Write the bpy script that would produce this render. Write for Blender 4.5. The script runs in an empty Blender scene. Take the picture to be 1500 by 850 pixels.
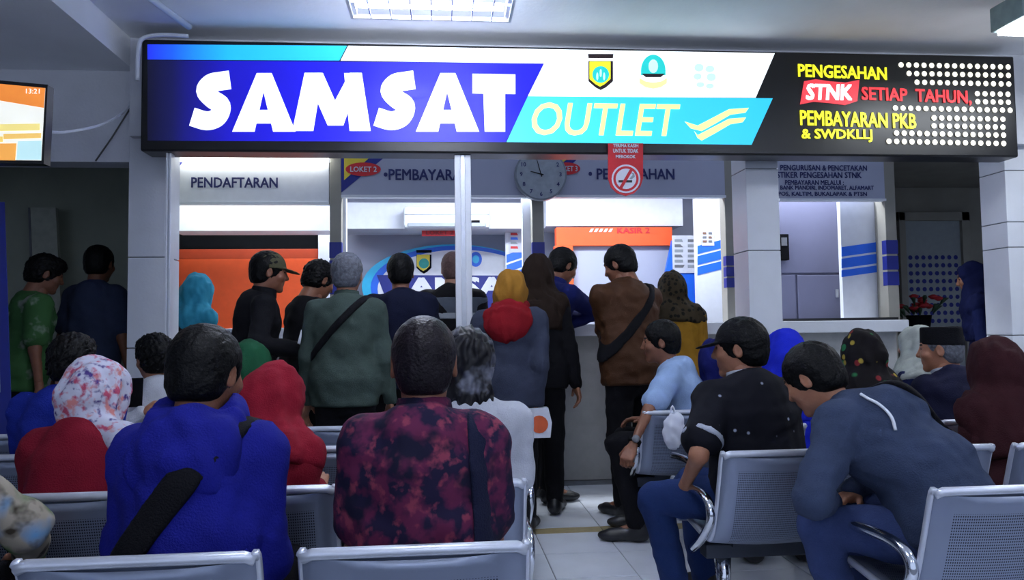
import bpy, bmesh, math, random
import numpy as np
from mathutils import Vector, Matrix

# ------------------------------------------------------------------ camera, world, exposure
SC = bpy.context.scene
COL = SC.collection
CAM_H, CAM_F = 1.18, 1120.0
YAW, PITCH, ROLL = 0.0902, 0.0518, -0.01376
def cam_axes():
    a, p, r = YAW, PITCH, ROLL
    fw = np.array([math.sin(a)*math.cos(p), math.cos(a)*math.cos(p), math.sin(p)])
    ri = np.array([math.cos(a), -math.sin(a), 0.0]); up = np.cross(ri, fw)
    return fw, math.cos(r)*ri + math.sin(r)*up, -math.sin(r)*ri + math.cos(r)*up
FW, RI, UP = cam_axes()
cd = bpy.data.cameras.new('camera'); cam = bpy.data.objects.new('camera', cd); COL.objects.link(cam)
cd.lens = CAM_F/1500*36; cd.sensor_width = 36; cd.clip_start = 0.05
cam.matrix_world = Matrix(((RI[0], UP[0], -FW[0], 0), (RI[1], UP[1], -FW[1], 0), (RI[2], UP[2], -FW[2], CAM_H), (0, 0, 0, 1)))
SC.camera = cam
w = bpy.data.worlds.new('world'); SC.world = w; w.use_nodes = True
w.node_tree.nodes['Background'].inputs[0].default_value = (0.62, 0.74, 1.0, 1)
w.node_tree.nodes['Background'].inputs[1].default_value = 0.5
vs = SC.view_settings
vs.view_transform = 'Standard'; vs.look = 'None'; vs.gamma = 1; vs.exposure = 1.05; vs.use_curve_mapping = False
LAMP_E = 37.0          # ceiling lamps of the hall
BOOTH_W = 16.0         # ceiling lamps inside the counters

# ------------------------------------------------------------------ photograph measurements -> points in the place
def ray(px, py): return FW + RI*((px-750)/CAM_F) + UP*((425-py)/CAM_F)
def U(px, py, Y):                       # the point of the plane y = Y seen there
    d = ray(px, py); t = Y/d[1]; return np.array([d[0]*t, Y, CAM_H + d[2]*t])
def G(px, py, z=0.0):                   # the point of the level z seen there
    d = ray(px, py); t = (z-CAM_H)/d[2]; return np.array([d[0]*t, d[1]*t, z])

# ------------------------------------------------------------------ materials
MATS = {}
def lin(c):
    return tuple((v/12.92 if v <= .04045 else ((v+.055)/1.055)**2.4) for v in c)
def hexc(h): return lin(tuple(int(h[i:i+2], 16)/255 for i in (0, 2, 4)))
def mat(name, col, rough=.6, metal=0., var=.12, scale=18., bump=0., bscale=60., emit=0., spec=.5, sheen=0.):
    """procedural material: a colour varied by noise, with a fine relief"""
    if name in MATS: return MATS[name]
    c = hexc(col) if isinstance(col, str) else col
    m = bpy.data.materials.new(name); m.use_nodes = True
    nt = m.node_tree; b = nt.nodes['Principled BSDF']
    tc = nt.nodes.new('ShaderNodeTexCoord'); n = nt.nodes.new('ShaderNodeTexNoise')
    n.inputs['Scale'].default_value = scale; n.inputs['Detail'].default_value = 4
    nt.links.new(tc.outputs['Object'], n.inputs['Vector'])
    r = nt.nodes.new('ShaderNodeValToRGB')
    r.color_ramp.elements[0].position = .3; r.color_ramp.elements[1].position = .7
    r.color_ramp.elements[0].color = (*[v*(1-var) for v in c], 1); r.color_ramp.elements[1].color = (*[min(1, v*(1+var)) for v in c], 1)
    nt.links.new(n.outputs['Fac'], r.inputs['Fac']); nt.links.new(r.outputs['Color'], b.inputs['Base Color'])
    b.inputs['Roughness'].default_value = rough; b.inputs['Metallic'].default_value = metal
    b.inputs['Specular IOR Level'].default_value = spec
    if sheen: b.inputs['Sheen Weight'].default_value = sheen
    if bump:
        n2 = nt.nodes.new('ShaderNodeTexNoise'); n2.inputs['Scale'].default_value = bscale; n2.inputs['Detail'].default_value = 3
        nt.links.new(tc.outputs['Object'], n2.inputs['Vector'])
        bp = nt.nodes.new('ShaderNodeBump'); bp.inputs['Strength'].default_value = bump; bp.inputs['Distance'].default_value = .01
        nt.links.new(n2.outputs['Fac'], bp.inputs['Height']); nt.links.new(bp.outputs['Normal'], b.inputs['Normal'])
    if emit:
        nt.links.new(r.outputs['Color'], b.inputs['Emission Color']); b.inputs['Emission Strength'].default_value = emit
    MATS[name] = m; return m
def ramp_mat(name, stops, axis, lo, hi, emit=0., rough=.4):
    """ramp that runs from colour to colour along one axis of the object (object space is world space here)"""
    m = bpy.data.materials.new(name); m.use_nodes = True; nt = m.node_tree; b = nt.nodes['Principled BSDF']
    tc = nt.nodes.new('ShaderNodeTexCoord'); sp = nt.nodes.new('ShaderNodeSeparateXYZ'); nt.links.new(tc.outputs['Object'], sp.inputs[0])
    mr = nt.nodes.new('ShaderNodeMapRange'); mr.inputs[1].default_value = lo; mr.inputs[2].default_value = hi
    nt.links.new(sp.outputs[axis], mr.inputs[0]); r = nt.nodes.new('ShaderNodeValToRGB'); nt.links.new(mr.outputs[0], r.inputs[0])
    e = r.color_ramp.elements
    while len(e) < len(stops): e.new(.5)
    for q, (p, c) in zip(e, stops): q.position = p; q.color = (*hexc(c), 1)
    nt.links.new(r.outputs[0], b.inputs['Base Color']); b.inputs['Roughness'].default_value = rough
    if emit: nt.links.new(r.outputs[0], b.inputs['Emission Color']); b.inputs['Emission Strength'].default_value = emit
    MATS[name] = m; return m

# ------------------------------------------------------------------ object helpers
def link(name, me, m=None, parent=None):
    o = bpy.data.objects.new(name, me); COL.objects.link(o)
    if m is not None and me is not None and not me.materials: me.materials.append(m)
    if parent is not None: o.parent = parent
    return o
def tag(o, label=None, cat=None, group=None, kind=None):
    if label: o['label'] = label
    if cat: o['category'] = cat
    if group: o['group'] = group
    if kind: o['kind'] = kind
    return o
def empty(name, loc=(0, 0, 0), rz=0.):
    o = bpy.data.objects.new(name, None); COL.objects.link(o); o.empty_display_size = .1
    o.location = loc; o.rotation_euler = (0, 0, rz); return o
def mesh(name, v, f, smooth=False):
    me = bpy.data.meshes.new(name); me.from_pydata([tuple(map(float, p)) for p in v], [], f); me.update()
    if smooth: me.polygons.foreach_set('use_smooth', [True]*len(me.polygons))
    return me
def bmobj(name, bm, m, parent=None, smooth=False):
    me = bpy.data.meshes.new(name); bm.normal_update(); bm.to_mesh(me); bm.free()
    if smooth: me.polygons.foreach_set('use_smooth', [True]*len(me.polygons))
    return link(name, me, m, parent)
def add_box(bm, lo, hi, bevel=0.):
    r = bmesh.ops.create_cube(bm, size=1)
    for v in r['verts']:
        v.co = Vector([lo[i] + (v.co[i]+.5)*(hi[i]-lo[i]) for i in range(3)])
    if bevel:
        es = list({e for v in r['verts'] for e in v.link_edges})
        bmesh.ops.bevel(bm, geom=es, offset=bevel, segments=2, affect='EDGES', profile=.5)
def box(name, lo, hi, m, parent=None, bevel=0.):
    bm = bmesh.new(); add_box(bm, lo, hi, bevel); return bmobj(name, bm, m, parent)
def rect(px0, py0, px1, py1, Y):
    """x and z limits, on the plane y = Y, of a rectangle measured in the photograph"""
    ym, xm = (py0+py1)/2, (px0+px1)/2
    return U(px0, ym, Y)[0], U(px1, ym, Y)[0], U(xm, py1, Y)[2], U(xm, py0, Y)[2]
def pbox(name, px0, py0, px1, py1, Y, thick, m, parent=None, bevel=0.):
    x0, x1, z0, z1 = rect(px0, py0, px1, py1, Y)
    return box(name, (x0, Y, z0), (x1, Y+thick, z1), m, parent, bevel)
def prism(name, pts, y0, y1, m, parent=None):
    """outline of (x, z) points given depth from y0 to y1"""
    n = len(pts)
    v = [(p[0], y0, p[1]) for p in pts] + [(p[0], y1, p[1]) for p in pts]
    f = [list(range(n)), list(range(2*n-1, n-1, -1))] + [[i, i+n, (i+1) % n+n, (i+1) % n] for i in range(n)]
    bm = bmesh.new(); me = mesh(name, v, f); bm.from_mesh(me); bmesh.ops.recalc_face_normals(bm, faces=bm.faces); bm.to_mesh(me); bm.free()
    return link(name, me, m, parent)
def pprism(name, pxs, Y, thick, m, parent=None):
    q = [U(x, y, Y) for x, y in pxs]
    return prism(name, [(p[0], p[2]) for p in q], Y, Y+thick, m, parent)
def ell_pts(cx, cy, rx, ry, n=32, a0=0., a1=360.):
    k = n if a1-a0 >= 360 else n+1
    return [(cx+rx*math.cos(math.radians(a0+(a1-a0)*i/n)), cy+ry*math.sin(math.radians(a0+(a1-a0)*i/n))) for i in range(k)]
def tube(name, pts, r, m, parent=None, sides=8, smooth=True, closed=False):
    """round bar along a line of points; r may be a list"""
    P = [np.array(p, float) for p in pts]; n = len(P); v, f = [], []
    u = None
    for i in range(n):
        t = P[min(i+1, n-1)] - P[max(i-1, 0)]; t = t/np.linalg.norm(t)
        if u is None:
            u = np.cross(t, (0, 0, 1.)) if abs(t[2]) < .9 else np.cross(t, (1., 0, 0))
        u = u - t*np.dot(u, t); u = u/np.linalg.norm(u); wv = np.cross(t, u)
        rr = r[i] if hasattr(r, '__len__') else r
        for k in range(sides):
            a = 2*math.pi*k/sides; v.append(P[i] + rr*(math.cos(a)*u + math.sin(a)*wv))
    for i in range(n-1):
        for k in range(sides):
            a, b = i*sides+k, i*sides+(k+1) % sides; f.append([a, b, b+sides, a+sides])
    f.append(list(range(sides))[::-1]); f.append([(n-1)*sides+k for k in range(sides)])
    return link(name, mesh(name, v, f, smooth), m, parent)
def spline(pts, n=8):
    P = [np.array(p, float) for p in pts]; P = [2*P[0]-P[1]] + P + [2*P[-1]-P[-2]]; out = []
    for i in range(1, len(P)-2):
        for k in range(n):
            t = k/n; a, b, c, d = P[i-1:i+3]
            out.append(.5*((2*b) + (c-a)*t + (2*a-5*b+4*c-d)*t*t + (3*b-a-3*c+d)*t**3))
    out.append(P[-2]); return out
def text_mesh(name, s, bold=0., res=3, line=1.0):
    cu = bpy.data.curves.new('lettering', 'FONT'); cu.body = s; cu.size = 1; cu.offset = bold; cu.resolution_u = res; cu.space_line = line
    cu.align_x = 'LEFT'
    o = bpy.data.objects.new('lettering', cu); COL.objects.link(o)
    me = bpy.data.meshes.new_from_object(o.evaluated_get(bpy.context.evaluated_depsgraph_get()))
    bpy.data.objects.remove(o); bpy.data.curves.remove(cu); me.name = name; return me
def text(name, s, px0, py0, px1, py1, Y, m, parent=None, bold=0., shear=0., slope=0., res=2, line=1.):
    """flat lettering filling a measured rectangle of the plane y = Y, facing the hall"""
    me = text_mesh(name, s, 0., res, line)
    n = len(me.vertices); co = np.empty(n*3); me.vertices.foreach_get('co', co); co = co.reshape(-1, 3)
    if bold:                              # heavier strokes: the same outline laid down with small shifts
        fs_ = [list(p.vertices) for p in me.polygons]; sh = [(-bold, -bold*.7), (bold, -bold*.7), (bold, bold*.7), (-bold, bold*.7), (0, 0)]
        co = np.concatenate([co+np.array([dx, dy, 0]) for dx, dy in sh]); me = mesh(name, co, [[v+n*k for v in f] for k in range(5) for f in fs_])
    lo, hi = co.min(0), co.max(0); t = (co-lo)/np.maximum(hi-lo, 1e-6)
    x0, x1, z0, z1 = rect(px0, py0, px1, py1, Y)
    out = np.empty_like(co)
    out[:, 0] = x0 + (x1-x0)*t[:, 0] + shear*(z1-z0)*(t[:, 1]-.5)
    out[:, 1] = Y-.0005*(np.arange(len(co))//n); out[:, 2] = z0 + (z1-z0)*t[:, 1] + slope*(x1-x0)*(t[:, 0]-.5)
    me.vertices.foreach_set('co', out.ravel()); me.update()
    return link(name, me, m, parent)

# ------------------------------------------------------------------ palette
M_ceil = mat('ceiling_paint', 'eceff4', .85, var=.04, scale=3, bump=.15, bscale=40)
M_wall = mat('wall_paint', 'c9ccd4', .8, var=.06, scale=3, bump=.15, bscale=50)
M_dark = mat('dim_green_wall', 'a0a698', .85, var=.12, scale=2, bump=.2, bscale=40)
M_tan = mat('tan_paint', '8d8b84', .75, var=.1, scale=4)
M_tile = mat('glazed_floor_tile', 'd4d9e2', .28, var=.06, scale=5)
M_grout = mat('grout', '6f737b', .9, var=.15)
M_border = mat('tan_border_tile', '9c8d67', .4, var=.12)
M_clad = mat('white_cladding', 'ccd0d8', .4, var=.05, scale=4, bump=.08)
M_joint = mat('joint_grey', '6a6d74', .9)
M_white = mat('white_laminate', 'd8dce6', .45, var=.03)
M_lilac = mat('lilac_laminate', 'a3a8bd', .5, var=.04, scale=3)
M_lilac_d = mat('grey_lilac_panel', '6a6c86', .55, var=.06, scale=3)
M_black = mat('black_gloss', '0b0c10', .35, var=.2)
M_blackm = mat('black_matt', '0c0d11', .8, var=.2, spec=.1)
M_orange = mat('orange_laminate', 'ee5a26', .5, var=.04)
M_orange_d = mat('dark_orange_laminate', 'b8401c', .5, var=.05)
M_blue = mat('blue_vinyl', '1d66e0', .45, var=.04)
M_navy = mat('navy_vinyl', '10207e', .5, var=.06)
M_cyan = mat('cyan_vinyl', '2fb6e6', .45, var=.04)
M_ink = mat('navy_ink', '1c2560', .6)
M_red = mat('red_vinyl', 'c9202a', .5, var=.05)
M_yel = mat('yellow_vinyl', 'd9c63c', .5, var=.05)
M_alu = mat('brushed_aluminium', 'b4b8c0', .35, .7, var=.05, scale=30)
M_chrome = mat('chrome', 'd4d8e0', .12, 1., var=.02)
M_paper = mat('paper', 'c8ccd8', .8, var=.06)
M_plastic = mat('white_plastic', 'd5dae2', .4, var=.03)
M_greyp = mat('grey_plastic', '8b939b', .5, var=.05)
E = dict(
    white=mat('lit_white', 'f4fbff', .4, var=.0, emit=0.53), red=mat('lit_red', 'f0323a', .4, var=.0, emit=0.38), yellow=mat('lit_yellow', 'eff02a', .4, var=.0, emit=0.42),
    cream=mat('lit_cream', 'f7f39a', .4, var=0., emit=0.46), dot=mat('lit_dot', 'fffbe8', .4, var=0., emit=0.46), pale=mat('lit_pale_cyan', 'bff0f2', .4, var=0., emit=0.46),
    flag=mat('lit_flag_red', 'e5404a', .4, var=0., emit=0.38), teal=mat('lit_teal', '20c4c0', .4, var=0., emit=0.42), brown=mat('print_dark_brown', '3a2224', .5), green=mat('lit_green', '2aa06a', .4, emit=0.23))

# ------------------------------------------------------------------ the room
YS = 4.75                                # face of the lit sign
YP = 5.02                                # face of the pillars
YC = 5.95                                # counter front
YB = 8.3                                 # back wall of the office
ZC = 3.06
XL, XR = -4.6, 6.2
floor = tag(box('floor', (XL-.2, -3.2, -.12), (XR+.2, 9.0, -.006), M_grout), 'pale glazed tile floor of the waiting hall', kind='structure')
tile_me = None
TS = .40
def tile_piece(x0, y0, x1, y1, m):
    bm = bmesh.new(); add_box(bm, (x0, y0, -.02), (x1, y1, 0), .002); return bmobj('tile', bm, m, floor)
g = .0025
ys = [1.25+TS*i for i in range(8)]       # tiles on both sides of a tan border row
rows = [(y, y+TS, M_tile) for y in ys] + [(4.45, 4.57, M_border)] + [(4.57+TS*i, 4.57+TS*(i+1), M_tile) for i in range(3)]
first = {}
for (y0, y1, m) in rows:
    for i in range(-5, 12):
        x0 = .12+TS*i; key = round(y1-y0, 3)
        if key not in first:
            first[key] = (tile_piece(-TS/2+g, -(y1-y0)/2+g, TS/2-g, (y1-y0)/2-g, m))
            o = first[key]
        else:
            o = first[key].copy(); COL.objects.link(o)
        o.location = (x0+TS/2, (y0+y1)/2, 0)
tag(box('ceiling', (-2.17, -3.2, ZC), (XR+.2, 5.3, ZC+.12), M_ceil), 'white painted ceiling', kind='structure')
pz = U(190, 103, YP)[2]                  # underside of the low soffit on the left
lz = U(100, 236, YP)[2]                  # lintel over the dim recess
px_l = U(197, 90, YP)[0]
tag(box('ceiling_soffit', (XL-.2, -3.2, pz), (px_l, YP+.12, ZC+.12), M_ceil), 'lower ceiling soffit along the left side', kind='structure')
tag(box('wall_lintel', (XL-.2, YP+.02, lz), (U(188, 300, YP)[0]+.02, YP+.2, pz), M_wall), 'grey wall over the dim recess', kind='structure')
tag(box('wall_left', (XL-.2, -3.2, -.12), (XL, 9, ZC), M_wall), 'left wall', kind='structure')
tag(box('wall_right', (XR, -3.2, -.12), (XR+.2, 9, ZC), M_wall), 'right wall', kind='structure')
tag(box('wall_header', (px_l, YS+.2, U(750, 226, YS+.2)[2]+.1), (XR, YS+.3, ZC), M_wall), 'wall behind the lit sign', kind='structure')
xl_p0, xl_p1 = U(187, 380, YP)[0], U(242, 380, YP)[0]
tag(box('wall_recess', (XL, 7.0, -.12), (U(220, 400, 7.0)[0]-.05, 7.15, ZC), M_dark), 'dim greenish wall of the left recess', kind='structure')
dv0, dv1 = U(217, 400, YP+.3)[0], U(226, 400, YB+.1)[0]
me = mesh('wall_divider', [(dv0-.05, YP+.3, 0), (dv0+.05, YP+.3, 0), (dv1+.05, YB+.1, 0), (dv1-.05, YB+.1, 0), (dv0-.05, YP+.3, ZC), (dv0+.05, YP+.3, ZC), (dv1+.05, YB+.1, ZC), (dv1-.05, YB+.1, ZC)],
          [[3, 2, 1, 0], [4, 5, 6, 7], [0, 1, 5, 4], [1, 2, 6, 5], [2, 3, 7, 6], [3, 0, 4, 7]])
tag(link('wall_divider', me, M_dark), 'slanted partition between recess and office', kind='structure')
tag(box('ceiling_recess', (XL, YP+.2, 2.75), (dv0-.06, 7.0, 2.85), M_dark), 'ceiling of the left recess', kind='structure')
xr_o = U(1306, 350, YC)[0]
tag(box('wall_back', (dv1, YB, -.12), (XR, YB+.15, ZC), M_lilac), 'pale lilac back wall of the office', kind='structure')
tag(box('ceiling_office', (dv1, YC+.1, 2.72), (xr_o+.05, YB, 2.8), M_ceil), 'ceiling of the office behind the counters', kind='structure')
tag(box('wall_office_side', (xr_o-.02, YC+.1, -.12), (xr_o+.08, YB, ZC), M_tan), 'office side wall beside the corridor', kind='structure')

# pillars clad with large white panels, one object per panel
def pillar(px0, px1, joints, label, Y=YP, depth=.26):
    x0, x1 = U(px0, 380, Y)[0], U(px1, 380, Y)[0]
    ztop = U((px0+px1)/2, 224, Y)[2]+.12
    t = tag(empty('pillar', ((x0+x1)/2, Y+depth/2, 0)), label, 'pillar')
    lx, ly = (x1-x0)/2, depth/2
    box('core', (-lx+.008, -ly+.008, 0), (lx-.008, ly-.008, ztop), M_joint, t)
    zs = [0] + sorted(U((px0+px1)/2, j, Y)[2] for j in joints) + [ztop]
    if zs[1] > 1.0: zs.insert(1, zs[1]-.62)
    if zs[1] > .8: zs.insert(1, zs[1]/2)
    for a, b in zip(zs[:-1], zs[1:]):
        box('cladding_panel', (-lx, -ly, a+.003), (lx, ly, b-.003), M_clad, t, .004)
    return t
pillar(187, 242, [377, 510], 'white clad pillar beside the dim recess on the left')
pillar(1096, 1144, [247, 367], 'white clad pillar between counter and striped window')
pillar(1478, 1560, [250, 325, 362], 'white clad pillar at the right edge of the picture')
x0 = U(1450, 380, YP+.4)[0]
tag(box('trim_corridor', (x0, YP+.1, 0), (U(1480, 380, YP+.1)[0]+.02, YP+.4, 2.5), mat('grey_trim', '7e8794', .6)), 'grey corner trim beside the corridor', kind='structure')

# slim posts that carry the sign
def post(px0, px1, label):
    Y = YS+.03; x0, x1 = U(px0, 360, Y)[0], U(px1, 360, Y)[0]; zt = U(750, 225, YS)[2]-.001
    t = tag(empty('sign_post', ((x0+x1)/2, Y+.04, 0)), label, 'post'); hw = (x1-x0)/2
    box('flange', (-hw, -.035, .01), (-hw*.25, .035, zt), M_clad, t, .004)
    box('flange', (hw*.25, -.035, .01), (hw, .035, zt), M_clad, t, .004)
    box('web', (-hw*.3, -.025, .01), (hw*.3, .03, zt), M_alu, t)
    box('foot_plate', (-hw*1.7, -.07, 0), (hw*1.7, .07, .012), M_alu, t)
post(667, 691, 'slim white post under the middle of the lit sign')
post(241, 249, 'thin white post standing at the edge of the left pillar')

# ------------------------------------------------------------------ the lit sign
x0, x1, z0, z1 = rect(207, 57, 1488, 225, YS)
x0, z1 = U(207, 57, YS)[0], U(207, 57, YS)[2]; x1, z0 = U(1489, 156, YS)[0], U(750, 225, YS)[2]
sg = tag(empty('lit_sign', ((x0+x1)/2, YS+.1, z0)), 'long backlit fascia sign reading SAMSAT OUTLET over the counters', 'sign')
def S(o):                                # parent to the sign, keeping world coordinates
    o.parent = sg; o.matrix_parent_inverse = Matrix.Translation(-Vector(sg.location)); return o
S(box('housing', (x0, YS, z0), (x1, YS+.18, z1), M_black, None, .012))
e1 = YS-.004
X = lambda p: U(p, 150, YS)[0]
blue_m = ramp_mat('lit_blue_falloff', [(0, '0b0c28'), (.06, '10124e'), (.2, '1712b4'), (.5, '1a16dc'), (1, '1712c0')], 0, X(216), X(797), .42)  # backlight falloff, dark at the left end, is put into the colour
strip_m = ramp_mat('lit_cyan_strip', [(0, '2233e0'), (.12, '1f5cf0'), (.4, '22b4fa'), (1, '2cc8fa')], 0, X(216), X(508), .42)
cyan_m = ramp_mat('lit_cyan_panel', [(0, '4fdcee'), (.5, '38cdea'), (1, '2bc0ea')], 0, X(745), X(1130), .42)
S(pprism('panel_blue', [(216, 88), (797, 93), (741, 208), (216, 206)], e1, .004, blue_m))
S(pprism('panel_strip', [(216, 65), (508, 67), (497, 88.5), (216, 87)], e1-.001, .004, strip_m))
S(pprism('panel_white', [(510, 67), (1135, 78), (1107, 143), (773, 141), (797, 93), (499, 88.5)], e1, .004, E['white']))
S(pprism('panel_cyan', [(773, 141), (1132, 144), (1101, 212), (742, 208)], e1, .004, cyan_m))
e2 = e1-.003
def letters(name, polys, m):              # heavy block capitals drawn as outlines
    vv, ff = [], []
    for pl in polys:
        ff.append(list(range(len(vv), len(vv)+len(pl)))); vv += [tuple(U(x, y, e2)) for x, y in pl]
    return S(link(name, mesh(name, vv, [f[::-1] for f in ff]), m))
def block_a(x): return [[(x, 193), (x+36, 107), (x+46, 107), (x+46, 135), (x+33, 193)], [(x+46, 107), (x+58, 107), (x+93, 193), (x+60, 193), (x+46, 135)], [(x+37, 161), (x+55, 161), (x+59, 181), (x+33, 181)]]
def block_s(x):                           # S as a thick bent stroke
    c = spline([(x+64, 117), (x+50, 119), (x+36, 122), (x+28, 133), (x+38, 145), (x+51, 155), (x+46, 171), (x+30, 177), (x+8, 171)], 5)
    out = []; nr = []
    for i in range(len(c)):
        d = c[min(i+1, len(c)-1)]-c[max(i-1, 0)]; nr.append(np.array([-d[1], d[0]])/np.linalg.norm(d)*13.8)
    for i in range(len(c)-1): out.append([tuple(c[i]+nr[i]), tuple(c[i]-nr[i]), tuple(c[i+1]-nr[i+1]), tuple(c[i+1]+nr[i+1])])
    return out
letters('letter_s', block_s(273), E['white']); letters('letter_a', block_a(340), E['white'])
letters('letter_m', [[(428, 192), (446, 107), (473, 107), (459, 192)], [(446, 107), (473, 107), (492, 150), (487, 184), (480, 184)], [(512, 107), (530, 107), (503, 184), (487, 184), (484, 160)], [(504, 107), (530, 107), (543, 192), (512, 192)]], E['white'])
letters('letter_s', block_s(543), E['white']); letters('letter_a', block_a(609), E['white'])
letters('letter_t', [[(692, 108), (755, 109), (755, 138), (692, 137)], [(708, 136), (740, 136), (740, 193), (710, 193)]], E['white'])
S(text('lettering_outlet', 'OUTLET', 779, 151, 993, 199, e2, E['cream'], None, .012, .18, res=3))
for k, dy in enumerate((0, 14)):
    up = [(1003+14*k, 178+dy), (1022, 184+dy), (1045, 172+dy), (1068, 160+dy), (1097-4*k, 158+dy)]
    dn = [(1092-4*k, 165+dy), (1070, 168+dy), (1048, 181+dy), (1028, 192+dy), (1012+10*k, 188+dy)]
    S(pprism('swoosh', up+dn, e2, .003, E['cream']))
def emblem_shield(cx, cy, w, h, Y, parent_fn, lit):
    m1, m2, m3 = (E['brown'], E['yellow'], E['teal']) if lit else (M_blackm, M_yel, mat('emblem_teal', '2a9a92', .5))
    sh = lambda s: [(cx-w*.5*s, cy-h*.32*s), (cx+w*.5*s, cy-h*.32*s), (cx+w*.5*s, cy+h*.25*s), (cx+w*.22*s, cy+h*.42*s), (cx, cy+h*.5*s), (cx-w*.22*s, cy+h*.42*s), (cx-w*.5*s, cy+h*.25*s)]
    parent_fn(pprism('emblem_shield', sh(1.), Y, .002, m1)); parent_fn(pprism('emblem_field', [(x-1, y-1.5) for x, y in sh(.86)][:4]+[(x-1, y-1.5) for x, y in sh(.86)][4:], Y-.001, .002, m2))
    parent_fn(pprism('emblem_disc', ell_pts(cx, cy+h*.06, w*.34, w*.34, 20), Y-.002, .002, m3))
    parent_fn(pprism('emblem_banner', [(cx-w*.52, cy-h*.52), (cx+w*.52, cy-h*.52), (cx+w*.5, cy-h*.4), (cx-w*.5, cy-h*.4)], Y, .002, m1))
emblem_shield(880, 106, 36, 52, e2, S, True)
for j in range(3): S(pprism('emblem_figure', ell_pts(875+5*j, 112-(j == 1)*5, 1.6, 6, 10), e2-.003, .002, E['pale']))
S(pprism('emblem_dome', ell_pts(957, 103, 18, 23, 20, 180, 360)+[(975, 110), (939, 110)], e2, .003, E['teal']))
S(pprism('emblem_figure', ell_pts(957, 97, 7, 10, 14), e2-.001, .002, E['pale']))
S(pprism('emblem_base', [(940, 108), (974, 108), (968, 113), (946, 113)], e2-.001, .002, E['brown']))
S(pprism('emblem_ribbon', [(937, 114), (945, 119), (957, 121), (969, 119), (977, 114), (977, 122), (968, 128), (957, 130), (946, 128), (937, 122)], e2, .003, E['cream']))
for (cx, cy, rx, ry) in ((1024, 99, 7, 6), (1040, 101, 7, 5), (1022, 112, 6, 5), (1042, 113, 7, 6), (1026, 124, 6, 4), (1040, 126, 6, 4)):
    S(pprism('emblem_mark', ell_pts(cx, cy, rx, ry, 12), e2, .003, E['pale']))
S(text('lettering_line', 'PENGESAHAN', 1169, 96, 1299, 115, e2, E['yellow'], None, .028, slope=-.02))
fl = [(1178, 119), (1195, 116), (1215, 119), (1238, 121), (1259, 117), (1256, 148), (1238, 154), (1215, 151), (1192, 149), (1172, 153)]
S(pprism('red_flag', fl, e2, .003, E['flag']))
S(text('lettering_flag', 'STNK', 1181, 123, 1249, 147, e2-.004, E['white'], None, .04, .1))
S(text('lettering_line', 'SETIAP  TAHUN,', 1262, 130, 1423, 152, e2, E['red'], None, .028, slope=-.02))
S(text('lettering_line', 'PEMBAYARAN PKB', 1172, 164, 1342, 186, e2, E['yellow'], None, .028, slope=-.02))
S(text('lettering_line', '& SWDKLLJ', 1174, 189, 1278, 208, e2, E['yellow'], None, .028))
bm = bmesh.new()
for (yy, xs) in ((285, 960), (322, 995), (360, 1030), (405, 1295), (440, 1297), (475, 935), (515, 1105), (550, 1105), (585, 940), (622, 907)):
    x = xs
    while x <= 1440:
        p = U(1000+x/3, (yy+(x-960)*.02)/3, e2)
        vs_ = [bm.verts.new((p[0]+.0185*math.cos(a*math.pi/5), e2, p[2]+.0185*math.sin(a*math.pi/5))) for a in range(10)]
        bm.faces.new(vs_); x += 33.6
o = bmobj('white_dots', bm, E['dot']); S(o); o['kind'] = 'stuff'

# red no-smoking sign hanging from the lower edge of the lit sign
ns = tag(empty('no_smoking_sign', tuple(U(916, 287, YS-.02))), 'small red no smoking sign hanging below the lit sign', 'sign')
def N(o):
    o.parent = ns; o.matrix_parent_inverse = Matrix.Translation(-Vector(ns.location)); return o
Yn = YS-.03
N(pprism('board', [(891, 210), (942, 210), (942, 262), (938, 274), (929, 283), (917, 287), (904, 283), (895, 274), (891, 262)], Yn, .012, M_red))
N(pprism('white_ring', ell_pts(917, 262, 21, 21, 28), Yn-.002, .002, M_white)); N(pprism('red_ring', ell_pts(917, 262, 18.5, 18.5, 28), Yn-.003, .002, M_red))
N(pprism('white_disc', ell_pts(917, 262, 15, 15, 28), Yn-.004, .002, M_white)); N(pprism('cigarette', [(906, 264), (926, 264), (926, 267.5), (906, 267.5)], Yn-.005, .002, M_black))
N(pprism('smoke', [(922, 262), (927, 256), (923, 252), (929, 254), (930, 259), (925, 263)], Yn-.005, .002, M_greyp))
N(pprism('red_bar', [(907, 275), (924, 246), (928, 248), (911, 277)], Yn-.006, .002, M_red))
for (s, a, b) in (('TERIMA KASIH', 211, 216), ('UNTUK TIDAK', 218, 224), ('MEROKOK', 227, 232)):
    N(text('lettering', s, 898 if len(s) > 8 else 902, a, 935 if len(s) > 8 else 931, b, Yn-.002, M_white, None, .03))

# ------------------------------------------------------------------ counters: mullions, header boards, ledge
zb_top = U(750, 228, YC)[2]-.002
def mullion(px0, px1, label, blue=(355, 378)):
    x0, x1 = U(px0, 350, YC)[0], U(px1, 350, YC)[0]; t = tag(empty('counter_post', ((x0+x1)/2, YC+.06, 0)), label, 'post')
    hw = (x1-x0)/2
    box('shaft', (-hw, -.06, U(1225, 470, YC)[2]+.001), (hw, .06, zb_top), M_tan, t, .004)
    zs = [U((px0+px1)/2, p, YC)[2] for p in blue]; h = (zs[0]-zs[1])
    for k in range(3): box('blue_stripe', (-hw-.003, -.064, zs[1]-h*k*1.15), (hw+.003, .0, zs[0]-h*k*1.15), M_navy, t)
mullion(483, 500, 'tan counter post beside the registration counter'); mullion(780, 797, 'tan counter post below the wall clock')
mullion(1063, 1084, 'tan counter post at the pillar by the striped window', (375, 389)); mullion(1298, 1314, 'tan counter post between striped window and corridor', (352, 372))
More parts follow.
